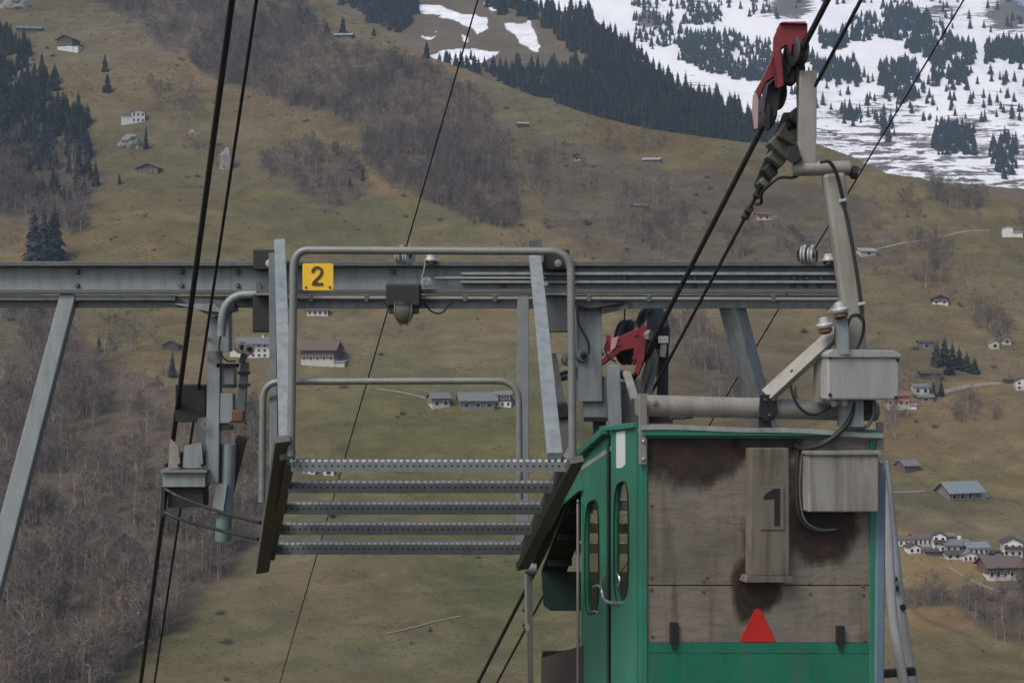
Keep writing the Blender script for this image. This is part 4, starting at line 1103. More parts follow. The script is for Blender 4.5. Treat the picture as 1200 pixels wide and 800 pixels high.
# grease runs near the boxes, plus painted roof lip shade (thin coats on the boards)
def grease_shade(poly, par, out):
    xs = [p[0] for p in poly]; ys = [p[1] for p in poly]
    n = 24; vs = []; th = []; fs = []
    pa = np.array([x for x, y in poly]); 
    for j in range(n + 1):
        for i in range(n + 1):
            x = min(xs) + (max(xs) - min(xs)) * i / n; y = min(ys) + (max(ys) - min(ys)) * j / n
            r2 = (2 * i / n - 1) ** 2 + (2 * j / n - 1) ** 2
            vs.append(FR(min(max(x, 758.5), 1017.5), min(max(y, 513.5), 750.5), out))
            th.append(max(0.0, 1.02 * (1 - r2 ** .8)))
    for j in range(n):
        for i in range(n):
            if min(ys) + (max(ys) - min(ys)) * (j + 1) / n <= 514 or min(xs) + (max(xs) - min(xs)) * (i + 1) / n <= 759: continue
            fs.append((j * (n + 1) + i, j * (n + 1) + i + 1, (j + 1) * (n + 1) + i + 1, (j + 1) * (n + 1) + i))
    mb = MB(); mb.add(vs, fs); o = mb.build('grease_and_shade', M_GREASE_SHADE, par)
    at = o.data.attributes.new('thick', 'FLOAT', 'POINT'); at.data.foreach_set('value', th)
    return o
grease_shade([(856, 660), (924, 722)], wp2, .0065)
grease_shade([(912, 556), (1016, 676)], wp, .008)
grease_shade([(862, 560), (930, 690)], wp, .0055)
grease_shade([(730, 440), (890, 590)], wp, .007)  # stain together with the roof lip's shadow, painted on the board's top
grease_shade([(850, 640), (900, 740)], wp2, .0048)
grease_shade([(850, 480), (950, 550)], wp, .009)
# warning triangle
fpanel('warning_triangle', [(887, 712.5), (891, 713.5), (907.5, 748), (905, 751.5), (870, 751.5), (867, 748.5), (884, 713.5)], .004, .009, M_SIGNRED, cb)
for xa in (784, 978.5):
    lt = frect('latch', xa, xa + 9, 728 if xa < 900 else 732, 753, .004, .03, M_BLACK, bev=.004)
    frect('latch_tongue', xa + 2.5, xa + 6, 750, 760, .02, .034, M_BLACK, lt)
for x, y in ((763, 676), (763, 690), (824, 680), (824, 692), (949, 683), (949, 695), (1011, 686), (1011, 696), (763, 592), (764, 745), (1013, 749), (828, 676)):
    bolt(cb, FR(x, y, .003), .010, NF, m=M_RUST, name='rivet', h=.008)

# left side: door leaves with narrow rounded windows
def hole_panel(name, xa, xb, ytop, ybot, win, o0, o1, m, par, gname='glass_pane'):
    """leaf between photo columns xa..xb; ytop, ybot: (row at xa, row at xb); win = (xa, xb, ya_left, ya_right, yb_left, yb_right)"""
    n = 32
    cxw = (win[0] + win[1]) / 2
    inner = []; outer = []
    rx = (win[1] - win[0]) / 2
    for k in range(n):
        a = 2 * math.pi * k / n
        ca, sa = math.cos(a), math.sin(a)
        e = .55
        tx = math.copysign(abs(ca) ** e, ca); ty = math.copysign(abs(sa) ** e, sa)
        f = (tx + 1) / 2
        yt = win[2] + (win[3] - win[2]) * f; yb = win[4] + (win[5] - win[4]) * f
        x = cxw + rx * tx; y = (yt + yb) / 2 + (yb - yt) / 2 * ty
        inner.append((x, y))
        s = max(abs(ca), abs(sa)); qx, qy = ca / s, sa / s
        g = (qx + 1) / 2; X = xa + (xb - xa) * g
        t_ = ytop[0] + (ytop[1] - ytop[0]) * g; b_ = ybot[0] + (ybot[1] - ybot[0]) * g
        outer.append((X, (t_ + b_) / 2 + (b_ - t_) / 2 * qy if abs(qy) < .999 else (b_ if qy > 0 else t_)))
    o = MB().ring([SL(*p, o0) for p in outer], [SL(*p, o0) for p in inner], NL * (o1 - o0)).build(name, m, par)
    gl = MB().slab([SL(*p, o0 + .012) for p in inner], NL * .004).build(gname, M_GLASS, o)
    big = [(cxw + (x - cxw) * 1.10, (win[2] + win[5]) / 2 + (y - (win[2] + win[5]) / 2) * 1.012) for x, y in inner]
    MB().ring([SL(*p, o1 + .001) for p in big], [SL(*p, o1 + .001) for p in inner], NL * .006).build('rubber_seal', M_BLACK, o)
    return o
top = lambda x: 497 + (745 - x) * .13 if x > 712 else 501 + (712 - x) * .94
dA = hole_panel('door_leaf', 718, 748, (top(718), top(748)), (985, 960), (722.5, 738.5, 568, 561, 706, 699), -.02, .012, M_GREEN, cb)
dB = hole_panel('door_leaf', 680.5, 713, (top(680.5) + 14, top(713) + 8), (1010, 988), (686, 701.5, 590, 583, 722, 716), -.03, -.002, M_GREEN, cb)
MB().slab([SL(713, top(713) + 4, -.03), SL(718, top(718) + 2, -.03), SL(718, 985, -.03), SL(713, 988, -.03)], NL * .004).build('door_gap_seal', M_BLACK, cb)
MB().tube([SL(714.5, 520, .01), SL(714.5, 960, .01)], .012, 8).build('hinge_tube', M_GREEN_D, cb, True)
MB().slab([SL(724.5, 506, .0125), SL(735, 504, .0125), SL(735, 544, .0125), SL(731, 548, .0125), SL(724.5, 548, .0125)], NL * .002).build('sticker', M_WHITE, dA)
# side top rail and gutter
MB().bar(SL(714, 503, .02), SL(668, 544, .02), .05, .05, (0, 0, 1)).build('gutter', M_GREEN, cb, bevel=.006)
MB().bar(SL(748, 498, .02), SL(712, 502, .02), .035, .04, (0, 0, 1)).build('gutter', M_GREEN, cb, bevel=.006)
MB().box(SL(713, 504, .03), (.06, .1, .05)).build('gutter_joint', M_GREEN2, cb, bevel=.006)
MB().slab([SL(680.5, top(680.5) + 3, -.01), SL(667, 546, -.01), SL(662, 584, -.01), SL(666, 587, -.01), SL(682, 574, -.01)], NL * .012).build('side_gusset', M_GREEN, cb)
MB().slab([SL(713, top(713) + 3, -.01), SL(680, top(680) + 3, -.01), SL(680, 565, -.01), SL(713, 548, -.01)], NL * .006).build('fascia', M_GREEN, cb)
MB().bar(SL(683, 572, .015), SL(664, 588, .015), .03, .03, (0, 0, 1)).build('lintel', M_GREEN, cb)
bolt(cb, SL(680, 587, .01), .014, NL, m=M_SILV)
MB().tube([SL(678, 590, .004), SL(678, 960, .004)], .011, 8).build('door_jamb', M_CREAM, cb, True)
MB().tube([SL(683, 590, .002), SL(683, 720, .002)], .008, 8).build('door_jamb', M_GREEN, cb, True)
for pts in ([(700, 687), (706, 685), (710, 690)], [(728, 686), (731, 684), (731, 676), (729, 672)]):
    MB().tube(spline([SL(x, y, .03) for x, y in pts]), .008, 8).build('latch_lever', M_SILV, dA if pts[0][0] > 710 else dB, True)
MB().tube(spline([SL(713, 673, .02), SL(711, 680, .03), SL(711, 694, .03), SL(715, 703, .03), SL(723, 706, .025), SL(730, 705, .02)]), .012, 8).build('door_handle', M_SILV, dA, True)
MB().tube(spline([SL(701, 715, .03), SL(707, 717, .03)]), .007, 8).build('latch_lever', M_SILV, dB, True)

# nose: slanting upper panel with ribs on its inside, window gap, kick board
def ns(b0, h0, a0, a1, b1, h1, th, m, name, par=cb):
    p = [K(a0, b0, h0), K(a1, b0, h0), K(a1, b1, h1), K(a0, b1, h1)]
    return MB().slab(p, Vector((0, .0, th))).build(name, m, par)
bS, hS = 1.16, -.01
bE, hE = 2.14, -.60
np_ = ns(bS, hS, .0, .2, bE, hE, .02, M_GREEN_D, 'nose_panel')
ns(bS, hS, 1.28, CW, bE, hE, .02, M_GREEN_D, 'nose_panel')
for t in (.36, .62, .88):
    b_, h_ = bS + (bE - bS) * t, hS + (hE - hS) * t
    MB().bar(K(.02, b_, h_ - .02), K(.2, b_, h_ - .02), .05, .03, (0, 0, 1)).build('rib', M_BLACK, np_)
MB().slab([K(0, bE, hE), K(CW, bE, hE), K(CW, bE, hE - .30), K(.08, bE, hE - .30), K(.02, bE, hE - .26)], E2 * .02).build('nose_band', M_GREEN_D, cb)
MB().slab([K(0, bE, HB), K(CW, bE, HB), K(CW, bE, -1.24), K(0, bE, -1.24)], E2 * .02).build('kick_board', M_BROWN, cb)
MB().bar(K(0, bE - .02, -1.23), K(CW, bE - .02, -1.23), .04, .04, (0, 0, 1)).build('sill_bar', M_BLACK, cb)
# studded bars added across the open nose, giving the door windows their bands
for t in (.06, .34, .56, .76):
    b_, h_ = bS + (bE - bS) * t, hS + (hE - hS) * t
    gb = MB().bar(K(.20, b_, h_), K(1.28, b_, h_), .075, .03, (0, 0, 1)).build('band_bar', M_STRING, cb)
    for k in range(19): bolt(gb, K(.23 + .055 * k, b_ - .02, h_ + .035), .009, -E2, m=M_GRIP, name='stud', h=.01)
MB().bar(SL(666, 582, .03), SL(622.5, 664, .03), .03, .03, (0, 1, 1)).build('slant_edge', M_CREAM, cb)
MB().bar(SL(662, 586, .0), SL(624, 664, .0), .05, .05, (0, 1, 1)).build('slant_frame', M_BLACK, cb)
MB().bar(SL(623.5, 662, .02), SL(626, 960, .02), .045, .045, (1, 0, 0)).build('nose_post', M_STRING, cb)
MB().bar(SL(622.8, 662, .045), SL(624.5, 738, .045), .03, .02, (1, 0, 0)).build('nose_strap', M_CREAM, cb)
MB().lathe(SL(627, 665, .05), RIGHT, [(-.03, .03), (-.03, .045), (.01, .045), (.015, .05), (.06, .05), (.06, .02)], 14).build('pivot', M_GALV, cb, True)
for y in (714, 732): bolt(cb, SL(621.5, y, .05), .012, NL, m=M_BLACK)
# hidden far side and floor
MB().slab([K(CW, 0, -.03), K(CW, 1.16, -.03), K(CW, bE, hE), K(CW, bE, -1.0), K(CW, 1.2, -1.0), K(CW, 1.2, -1.24), K(CW, bE, -1.24), K(CW, bE, HB), K(CW, 0, HB)], E1 * -.02).build('side_wall', M_GREEN, cb)
p = [K(0, 0, HB - .06), K(CW, 0, HB - .06), K(CW, CL, HB - .06), K(0, CL, HB - .06)]
MB().hexa(p + [q + Vector((0, 0, .06)) for q in p]).build('floor', M_BROWN, cb)
MB().slab([K(0, 1.1, HB), K(0, bE, HB), K(0, bE, -1.26), K(0, 1.1, -1.26)], NL * -.02).build('side_kick_board', M_BROWN, cb)
# blue-grey bumper strip at the right corner
MB().bar(FR(1031, 548, .0), FR(1027, 960, .0), .075, .05, E1).build('edge_strip', M_BLUE, cb, bevel=.015)
MB().bar(FR(1032.5, 600, -.06), FR(1036, 960, -.06), .03, .05, E1).build('edge_strip', M_STEEL, cb, bevel=.01)

# roof pipe with end straps
pp = MB().tube([FR(751, 475, -.05), FR(1030, 482, -.05)], .066, 18).build('roof_pipe', M_CREAM, cb, True)
for xa, ya, yb in ((746.5, 462, 553), (1021, 494, 553)):
    s_ = MB().bar(FR(xa + 4 if xa < 800 else xa + 8, ya, .045 if xa < 800 else .02), FR(xa + 3.5 if xa < 800 else xa + 9, yb - (0 if xa > 800 else 10), .045 if xa < 800 else .02), .05, .012, E1).build('strap', M_CREAM, cb, bevel=.002)
    for y in ((516, 537) if xa < 800 else (522, 541)): bolt(s_, FR(xa + 4 if xa < 800 else xa + 8, y, .05 if xa < 800 else .026), .010, NF, m=M_SILV)
MB().bar(FR(757, 470, -.2), FR(766, 438, -.5), .05, .02, E1).build('strap', M_CREAM, cb)
bolt(pp, FR(766, 471, .02), .018, NF, m=M_CREAM); 
MB().slab([FR(891, 480, -.04), FR(903, 480, -.04), FR(905, 500, -.04), FR(927, 507, -.04), FR(915, 508, -.04), FR(884, 506, -.04), FR(893, 499, -.04)], NF * .03).build('pipe_foot', M_BLACK, cb)
# hanger
YH = 9.02
def H(x, y, dy=0.0): return P(x, y, YH + dy)
ha = MB().slab([H(965, 204), H(991, 201), H(1003, 290), H(1014, 362), H(1017, 436), H(984, 436), H(987, 360), H(976, 275)], (0, .10, 0)).build('hanger_arm', M_CREAM, cb, bevel=.022)
MB().tube(spline([H(961, 190, -.06), H(972, 190, -.07), H(981, 206, -.05), H(989, 240, -.012), H(999, 290, -.012), H(1007, 340, -.012), H(1010, 368, -.012)]), .012, 8).build('hanger_cable', M_BLACK, ha, True)
for x, y in ((987, 236), (1009, 357)):
    MB().bar(H(x - 4, y, -.02), H(x + 5, y - 2, -.02), .022, .02, (0, 0, 1)).build('cable_clip', M_PORC, ha, bevel=.006)
MB().tube([H(928, 198, .05), H(995, 197, .05)], .047, 16).build('cross_tube', M_CREAM, cb, True)
MB().lathe(H(995, 201, .05), (1, 0, -.2), [(0, .03), (.02, .03), (.02, .045), (.05, .045), (.05, .02)], 10).build('tube_nut', M_BLACK, cb)
MB().bar(H(945, 192, .05), H(946, 84, .05), .112, .07, (1, 0, 0)).build('carriage_stem', M_CREAM, cb, bevel=.006)
br = MB().bar(FR(899, 464, .0), H(984, 386, -.02), .10, .05, (.7, 0, .7), .09, .05).build('brace', M_CREAM, cb, bevel=.005)
MB().tube(spline([FR(923, 437, .05), FR(922, 455, .06), FR(930, 475, .07), FR(945, 485, .07), FR(962, 480, .06), FR(974, 468, .09)]), .009, 8).build('brace_cable', M_BLACK, br, True)
bolt(br, FR(923, 435, .06), .014, NF, m=M_RUST)
MB().slab([H(988, 436, .02), H(1012, 436, .02), H(1012, 500, .05), H(984, 500, .05)], (0, .08, 0)).build('hanger_foot', M_STEEL, cb)
MB().slab([FR(982, 468, .06), FR(1018, 468, .06), FR(1018, 486, .06), FR(982, 486, .06)], NF * .03).build('foot_clamp', M_BLACK, cb)
MB().slab([FR(888, 462, .03), FR(906, 462, .03), FR(908, 484, .03), FR(904, 492, .03), FR(892, 492, .03), FR(887, 482, .03)], NF * .012).build('pipe_clamp', M_BLACK, br)
for x_, y_ in ((893, 468), (903, 468), (898, 486)): bolt(br, FR(x_, y_, .042), .010, NF, m=M_RUST)
# junction box
jb = frect('junction_box', 953, 1035, 416, 467, .07, .20, M_LTGREY, bev=.012)
fpanel('box_lid', [(950.5, 414), (957, 409), (1028, 410), (1036, 415), (1036, 418.5), (951, 418.5)], .06, .215, M_LTGREY, jb, .006)
for x, y in ((955.5, 418), (955, 461), (1033, 421), (1031, 464)): bolt(jb, FR(x, y, .2), .012, NF, m=M_BLACK, name='screw', h=.01)
for x in (966, 978): MB().lathe(FR(x, 467, .13), (0, 0, -1), [(0, .022), (.03, .022), (.045, .014)], 10).build('cable_gland', M_PORC, jb)
frect('box_back_plate', 950, 958, 414, 470, .04, .1, M_CREAM, jb)
MB().tube(spline([FR(992, 468, .1), FR(988, 488, .1), FR(975, 505, .1), FR(955, 520, .08), FR(935, 525, .06), FR(927, 521, .05)]), .017, 8).build('trunk_cable', M_BLACK, cb, True)
MB().tube(spline([FR(1014, 468, .1), FR(1014, 486, .1), FR(1005, 500, .09), FR(985, 500, .08), FR(975, 508, .07), FR(950, 522, .07)]), .012, 8).build('trunk_cable', M_STEEL_D, cb, True)
# porcelain insulators and wire loop at the hanger
for x, y in ((985, 358), (967, 376)):
    q = H(x, y + 9, -.12)
    n_ = MB().lathe(q, (-.15, 0, 1), [(0, .03), (.006, .050), (.022, .056), (.034, .05), (.038, .034), (.058, .030), (.068, .027), (.074, .012)], 16).build('insulator', M_PORC, cb, True)
    MB().lathe(q, (.15, 0, -1), [(0, .045), (.02, .045), (.035, .02)], 12).build('insulator_base', M_RUST, n_)
MB().bar(H(985, 372, -.08), H(987, 415, -.08), .08, .05).build('insulator_bracket', M_STEEL, cb)
MB().tube(spline([H(994, 414, -.06), H(992, 388, -.08), H(997, 372, -.1), H(1006, 369, -.1), H(1012, 377, -.09), H(1010, 395, -.06), H(1002, 414, -.05)]), .010, 8).build('wire_loop', M_BLACK, cb, True)
MB().tube(spline([H(990, 414, -.06), H(988, 392, -.08), H(994, 375, -.1), H(1004, 370, -.1), H(1010, 375, -.09)]), .008, 8).build('wire_loop', M_STEEL_D, cb, True)
MB().tube(spline([H(985, 352, -.12), H(978, 358, -.1), H(970, 368, -.12)]), .008, 6).build('wire_loop', M_GALV, cb, True)

# carriage: follows the track cable
cp = P(846.5, 241, 10.0)
def on_cable(y):      # point of the track cable at photo row y
    v = (400 - y) / FPX
    t = (cp.z - v * cp.y) / (v + .866)
    return cp + CAB * t
TD = CAB.normalized()
SIDE = Vector((CAB.y, -CAB.x, 0)).normalized()          # across the rope, to the right
NU = SIDE.cross(TD).normalized()
if NU.z < 0: NU = -NU
SIDE_ = -SIDE if SIDE.y > 0 else SIDE
def CP(px, py, off=0.0):
    """photo pixel on the vertical plane of the rope, shifted off metres towards the viewer's left"""
    u = (px - 600) / FPX; v = (400 - py) / FPX
    n = Vector((CAB.y, -CAB.x, 0)).normalized()
    d = Vector((u, 1, v)); o = cp - n * off
    t = o.dot(n) / d.dot(n)
    return d * t
nL = -Vector((CAB.y, -CAB.x, 0)).normalized()
def cplate(name, pts, off, th, m, par, bev=.004):
    return MB().slab([CP(x, y, off) for x, y in pts], nL * th).build(name, m, par, bevel=bev)
YC = on_cable(90)
def CF(px, py, dy=0.0): return P(px, py, YC.y + dy)
def kplate(name, pts, dy, th, m, par, bev=.004):
    return MB().slab([CF(x, y, dy) for x, y in pts], Vector((.012, th, 0))).build(name, m, par, bevel=bev)
ca = kplate('carriage', [(913, 28), (946, 27), (946, 40), (938, 51), (929, 53), (927, 65), (922, 53), (915, 57), (913, 70), (905, 68), (906, 45)], -.16, .05, M_RED, cb, .005)
tag(ca, 'red carriage plates running on the track cable')
kplate('cheek_plate', [(905, 66), (914, 62), (917, 76), (913, 104), (909, 103), (907, 90), (897, 97), (889, 118), (887, 152), (883, 152), (881, 128), (884, 108), (893, 92)], -.13, .06, M_RED, ca, .005)
kplate('cheek_plate', [(882, 112), (886, 108), (889, 118), (888, 150), (884, 152), (881, 130)], -.16, .025, paint('pale_worn_edge', (.34, .25, .24), .5, .2, 10), ca, .003)
kplate('top_plate', [(914, 27), (917, 25.5), (944, 25), (946, 28)], -.19, .22, paint('faded_red_top', (.40, .10, .11), .5, .2, 10), ca)
kplate('inner_plate', [(918, 58), (922, 55), (927, 66), (932, 54), (941, 52), (939, 75), (930, 97), (920, 98), (916, 88)], -.06, .05, M_BLACK, ca, .004)
kplate('inner_plate', [(900, 100), (908, 92), (914, 104), (912, 125), (905, 147), (898, 148), (895, 128)], -.06, .05, M_BLACK, ca, .004)
for y in (66, 88, 116, 138):
    c_ = on_cable(y) + NU * .05
    w_ = MB().lathe(c_ + nL * .045, -nL, [(0, .03), (0, .085), (.012, .105), (.03, .085), (.06, .085), (.078, .105), (.09, .085), (.09, .03)], 24).build('running_wheel', M_WHEEL, ca, True)
    MB().lathe(c_ + nL * .055, -nL, [(0, .022), (.11, .022)], 10).build('axle', M_STEEL_D, w_)
kplate('guard_tongue', [(894, 146), (899, 122), (903, 122), (902, 150), (898, 154)], -.1, .02, M_BLACK, ca)
kplate('guard_tongue', [(931, 70), (940, 60), (943, 80), (938, 106), (934, 104)], -.08, .03, M_BLACK, ca)
kplate('stem_plate', [(905, 60), (914, 56), (916, 66), (918, 100), (912, 104), (909, 80)], -.19, .02, M_RED, ca)
MB().bar(CF(936, 95, 0), CF(937, 136, 0), .03, .03).build('link_bar', M_STEEL_D, ca)
# haul rope clamp
hp = P(866, 268, 10.0)
def on_haul(y):
    v = (400 - y) / FPX
    t = (hp.z - v * hp.y) / (v + .866)
    return hp + CAB * t
q0, q1 = on_haul(138), on_haul(222)
hc = MB().bar(q0 + Vector((-.02, 0, 0)), q1 + Vector((-.01, 0, 0)), .13, .12, (1, 0, .4), .05, .08).build('rope_clamp', M_BLACK, cb, bevel=.012)
tag(hc, 'black greasy haul rope clamp below the red carriage')
for y, w in ((141, .16), (160, .2), (172, .24), (186, .17), (203, .13), (216, .09)):
    MB().box(on_haul(y) + Vector((-.01, -.05, 0)), (w * .7, .16, w * .55), Matrix.Rotation(R(28 + 7 * (y % 5)), 3, 'Y')).build('clamp_block', M_BLACK if y % 2 else M_STRING, hc, bevel=.01)
for y in (148, 166, 180, 196): bolt(hc, on_haul(y) + Vector((.02, -.14, 0)), .018, m=M_STEEL_D, h=.03)
kplate('clamp_lever', [(925, 172), (935, 170), (936, 178), (940, 186), (930, 192), (920, 186)], -.15, .04, M_BLACK, hc)
MB().tube(spline([on_haul(240) + Vector((.02, -.05, 0)), CF(892, 238, .2), CF(893, 226, .1), CF(905, 214, 0), CF(915, 208, 0), CF(930, 208, 0), CF(938, 203, 0)]), .010, 8).build('clamp_wire', M_BLACK, hc, True)
for y in (228, 246, 253): MB().box(on_haul(y), (.05, .06, .05), Matrix.Rotation(R(30), 3, 'Y')).build('rope_tie', M_BLACK, hc, bevel=.008)
# ------------------------------------------------------------------ houses on the slope
M_HW = {'white': plain('white_render', (.56, .55, .52), .8, .12, .6), 'wood': plain('dark_timber', (.062, .045, .035), .85, .3, 1.2), 'grey': plain('grey_timber', (.155, .135, .115), .85, .25, 1.2),
        'orange': plain('orange_boards', (.33, .115, .06), .8, .15, .8), 'brown': plain('brown_timber', (.12, .075, .052), .85, .3, 1.2), 'cream': plain('cream_render', (.42, .39, .33), .8, .12, .6)}
M_HR = {'slate': plain('grey_slate_roof', (.13, .13, .135), .7, .25, 1.0), 'brown': plain('brown_tile_roof', (.105, .075, .062), .8, .25, 1.0), 'pale': plain('pale_sheet_roof', (.26, .26, .25), .6, .15, .8),
        'dark': plain('dark_roof', (.052, .046, .044), .8, .3, 1.0), 'blue': plain('blue_grey_roof', (.16, .19, .20), .6, .2, .8), 'red': plain('weathered_red_roof', (.16, .075, .055), .8, .25, .8)}
M_PANE = plain('dark_window_glass', (.02, .022, .025), .2, .2, .5)
M_FRAME = plain('white_window_frame', (.6, .6, .58), .6, .05, .5)

def house(px, py, wpx, label, wall='wood', base=None, roof='brown', gable='side', hpx=None, yaw=0.0, deep=.8, win=(3, 1), pitch=.45, balcony=False, cat='house', name='chalet', annex=None, chimney=False):
    """px, py: foot of the front wall in the photo; wpx: its width in photo pixels"""
    g = ground_at(px, py); s = g.y / FPX
    w = wpx * s; d = w * deep; h = (hpx or wpx * .36) * s
    rz = Matrix.Rotation(R(yaw), 3, 'Z')
    o = empty(name, g, label, cat)
    def T(x, y, z): return g + rz @ Vector((x, y, z))
    def bx(mb, xa, xb, ya, yb, za, zb):
        return mb.hexa([T(xa, ya, za), T(xb, ya, za), T(xb, yb, za), T(xa, yb, za), T(xa, ya, zb), T(xb, ya, zb), T(xb, yb, zb), T(xa, yb, zb)])
    hb = h * .42 if base else 0
    if base: bx(MB(), -w / 2 + .05, w / 2 - .05, .05, d, -3, hb).build('base_wall', M_HW[base], o)
    rise = (w if gable == 'front' else d) * .5 * pitch
    mb = MB(); z0 = hb if base else -3
    if gable == 'front':
        mb.slab([T(-w / 2, 0, z0), T(w / 2, 0, z0), T(w / 2, 0, h), T(0, 0, h + rise), T(-w / 2, 0, h)], rz @ Vector((0, d, 0)))
    else:
        mb.slab([T(-w / 2, 0, z0), T(-w / 2, d, z0), T(-w / 2, d, h), T(-w / 2, d / 2, h + rise), T(-w / 2, 0, h)], rz @ Vector((w, 0, 0)))
    mb.build('wall', M_HW[wall], o)
    ov = .09 * w; th = max(.25, .02 * w); mb = MB()
    if gable == 'front':
        k = rise / (w / 2)
        for sg_ in (-1, 1):
            mb.slab([T(0, -ov, h + rise + .05), T(sg_ * (w / 2 + ov), -ov, h - ov * k + .05), T(sg_ * (w / 2 + ov), d + ov, h - ov * k + .05), T(0, d + ov, h + rise + .05)], (0, 0, th))
    else:
        k = rise / (d / 2)
        for ya, yb in ((-ov, d / 2), (d + ov, d / 2)):
            mb.slab([T(-w / 2 - ov, ya, h - ov * k + .05), T(w / 2 + ov, ya, h - ov * k + .05), T(w / 2 + ov, yb, h + rise + .05), T(-w / 2 - ov, yb, h + rise + .05)], (0, 0, th))
    r_ = mb.build('roof', M_HR[roof], o)
    if chimney: bx(MB(), w * .15, w * .15 + .9, d * .45, d * .45 + .9, h + rise * .4, h + rise + 1.2).build('chimney', M_HW['white'], r_)
    nx, nz = win
    for j in range(nz):
        for i in range(nx):
            x = -w / 2 + w * (i + .5) / nx; ww = min(w / nx * .42, 1.8); zz = h * (j + .5) / nz; hh = min(h / nz * .5, 1.6)
            wn_ = bx(MB(), x - ww / 2 - .12, x + ww / 2 + .12, -.1, .08, zz - hh / 2 - .12, zz + hh / 2 + .12).build('window', M_FRAME, o)
            bx(MB(), x - ww / 2, x + ww / 2, -.14, -.06, zz - hh / 2, zz + hh / 2).build('pane', M_PANE, wn_)
    if balcony:
        bx(MB(), -w * .46, w * .46, -1.1, 0, h * .55, h * .55 + .9).build('balcony', M_HW['wood'], o)
    if annex:
        side, aw, ah, am, ar = annex
        x0_, x1_ = (w / 2, w / 2 + aw * w) if side > 0 else (-w / 2 - aw * w, -w / 2)
        bx(MB(), x0_, x1_, .3, d * .7, -3, ah * h).build('annex', M_HW[am], o)
        MB().slab([T(x0_ - .3, -.2, ah * h), T(x1_ + .3, -.2, ah * h), T(x1_ + .3, d * .75, ah * h + .6), T(x0_ - .3, d * .75, ah * h + .6)], (0, 0, .3)).build('annex_roof', M_HR[ar], o)
    return o

house(76, 60, 20, 'dark chalet with white base high on the left slope', 'wood', 'white', 'dark', 'front', 14, -15, win=(3, 1), annex=(1, .35, .4, 'white', 'dark'))
house(33, 38, 26, 'long grey-roofed barn above the firs near the left edge', 'grey', None, 'slate', 'side', 5, 10, .5, (0, 0), name='barn', cat='barn')
house(162, 144, 15, 'tall white house standing on the pale rock', 'white', None, 'pale', 'front', 13, 18, .8, (3, 2), .35, annex=(-1, .75, .6, 'white', 'pale'))
house(173, 203, 26, 'low dark chalet with white windows below the pale rock', 'wood', None, 'dark', 'front', 6, -8, .6, (4, 1), .4)
house(371, 34, 12, 'small dark hut beside a fir at the top edge', 'brown', None, 'slate', 'side', 5, 5, .7, (0, 0), name='hut', cat='hut')
house(402, 46, 20, 'pale-roofed hut just below the ridge at the top', 'grey', None, 'pale', 'side', 5, -5, .6, (0, 0), name='hut', cat='hut')
house(613, 150, 12, 'tiny dark hut on the middle slope under the fir wood', 'wood', None, 'pale', 'side', 5, 10, .7, (0, 0), name='hut', cat='hut')
house(676, 189, 8, 'tiny brown hut with a white patch on the middle slope', 'brown', 'white', 'dark', 'front', 7, 10, .8, (1, 1), name='hut', cat='hut')
house(763, 191, 19, 'grey-roofed hut right below the ridge line', 'grey', None, 'pale', 'side', 4, -10, .6, (0, 0), name='hut', cat='hut')
house(751, 245, 15, 'grey hut among bare trees above the beam', 'grey', None, 'slate', 'side', 4, 12, .6, (0, 0), name='hut', cat='hut')
house(895, 258, 15, 'small red-brown and white farm left of the hanger arm', 'orange', 'white', 'brown', 'side', 7, 10, .6, (2, 1), annex=(1, .6, .5, 'white', 'pale'))
house(300, 419, 40, 'big white many-windowed house behind the stair post', 'white', None, 'slate', 'side', 17, 6, .6, (6, 3), .5, annex=(-1, .25, .6, 'white', 'slate'), chimney=True)
house(372, 429, 40, 'wide brown-roofed farmhouse between the two stair rails', 'brown', 'cream', 'brown', 'side', 20, -6, .9, (5, 1), .5, annex=(1, .3, .25, 'cream', 'pale'))
house(372, 370, 24, 'low white farm just beneath the beam right of the sign', 'white', None, 'brown', 'side', 7, 5, .5, (4, 1))
house(200, 410, 18, 'small dark gabled barn left of the left cables', 'wood', None, 'dark', 'front', 6, 4, .8, (0, 0), .5, name='barn', cat='barn')
house(517, 478, 22, 'grey hut with open front seen through the stair rails', 'grey', 'cream', 'slate', 'side', 12, 22, .8, (2, 1), .6, name='hut', cat='hut')
house(560, 481, 40, 'long grey barn in the middle of the three farm buildings', 'grey', None, 'slate', 'side', 13, 6, .6, (3, 1), .6, name='barn', cat='barn')
house(589, 477, 20, 'white-windowed dark house next to the stair post', 'wood', 'white', 'slate', 'side', 15, -8, .7, (3, 2), .5)
house(362, 555, 14, 'white shed seen between the upper stair treads', 'white', None, 'dark', 'side', 5, 0, .6, (2, 1), name='shed', cat='shed')
house(385, 557, 12, 'smaller dark and white shed between the upper treads', 'white', None, 'dark', 'front', 6, 8, .6, (1, 1), name='shed', cat='shed')
house(1018, 300, 20, 'pale hut just right of the hanger arm', 'cream', None, 'pale', 'side', 6, 16, .7, (1, 1), name='hut', cat='hut')
house(1102, 357, 18, 'small dark chalet alone in the upper right meadow', 'wood', 'white', 'dark', 'front', 7, -10, .7, (2, 1))
house(1181, 278, 12, 'white house at the right edge high on the slope', 'white', None, 'pale', 'front', 11, -12, .8, (0, 0), .3, annex=(1, .9, .5, 'white', 'pale'))
house(1086, 409, 17, 'dark-eaved hut left of the dark evergreen hedge', 'grey', None, 'dark', 'side', 8, 2, .5, (1, 1), name='hut', cat='hut')
house(1166, 409, 10, 'pale little house below the bare trees at the right', 'cream', None, 'slate', 'front', 8, 4, .8, (1, 1))
house(1180, 404, 10, 'grey cottage among bare trees near the right edge', 'grey', 'cream', 'slate', 'front', 8, -6, .8, (1, 1))
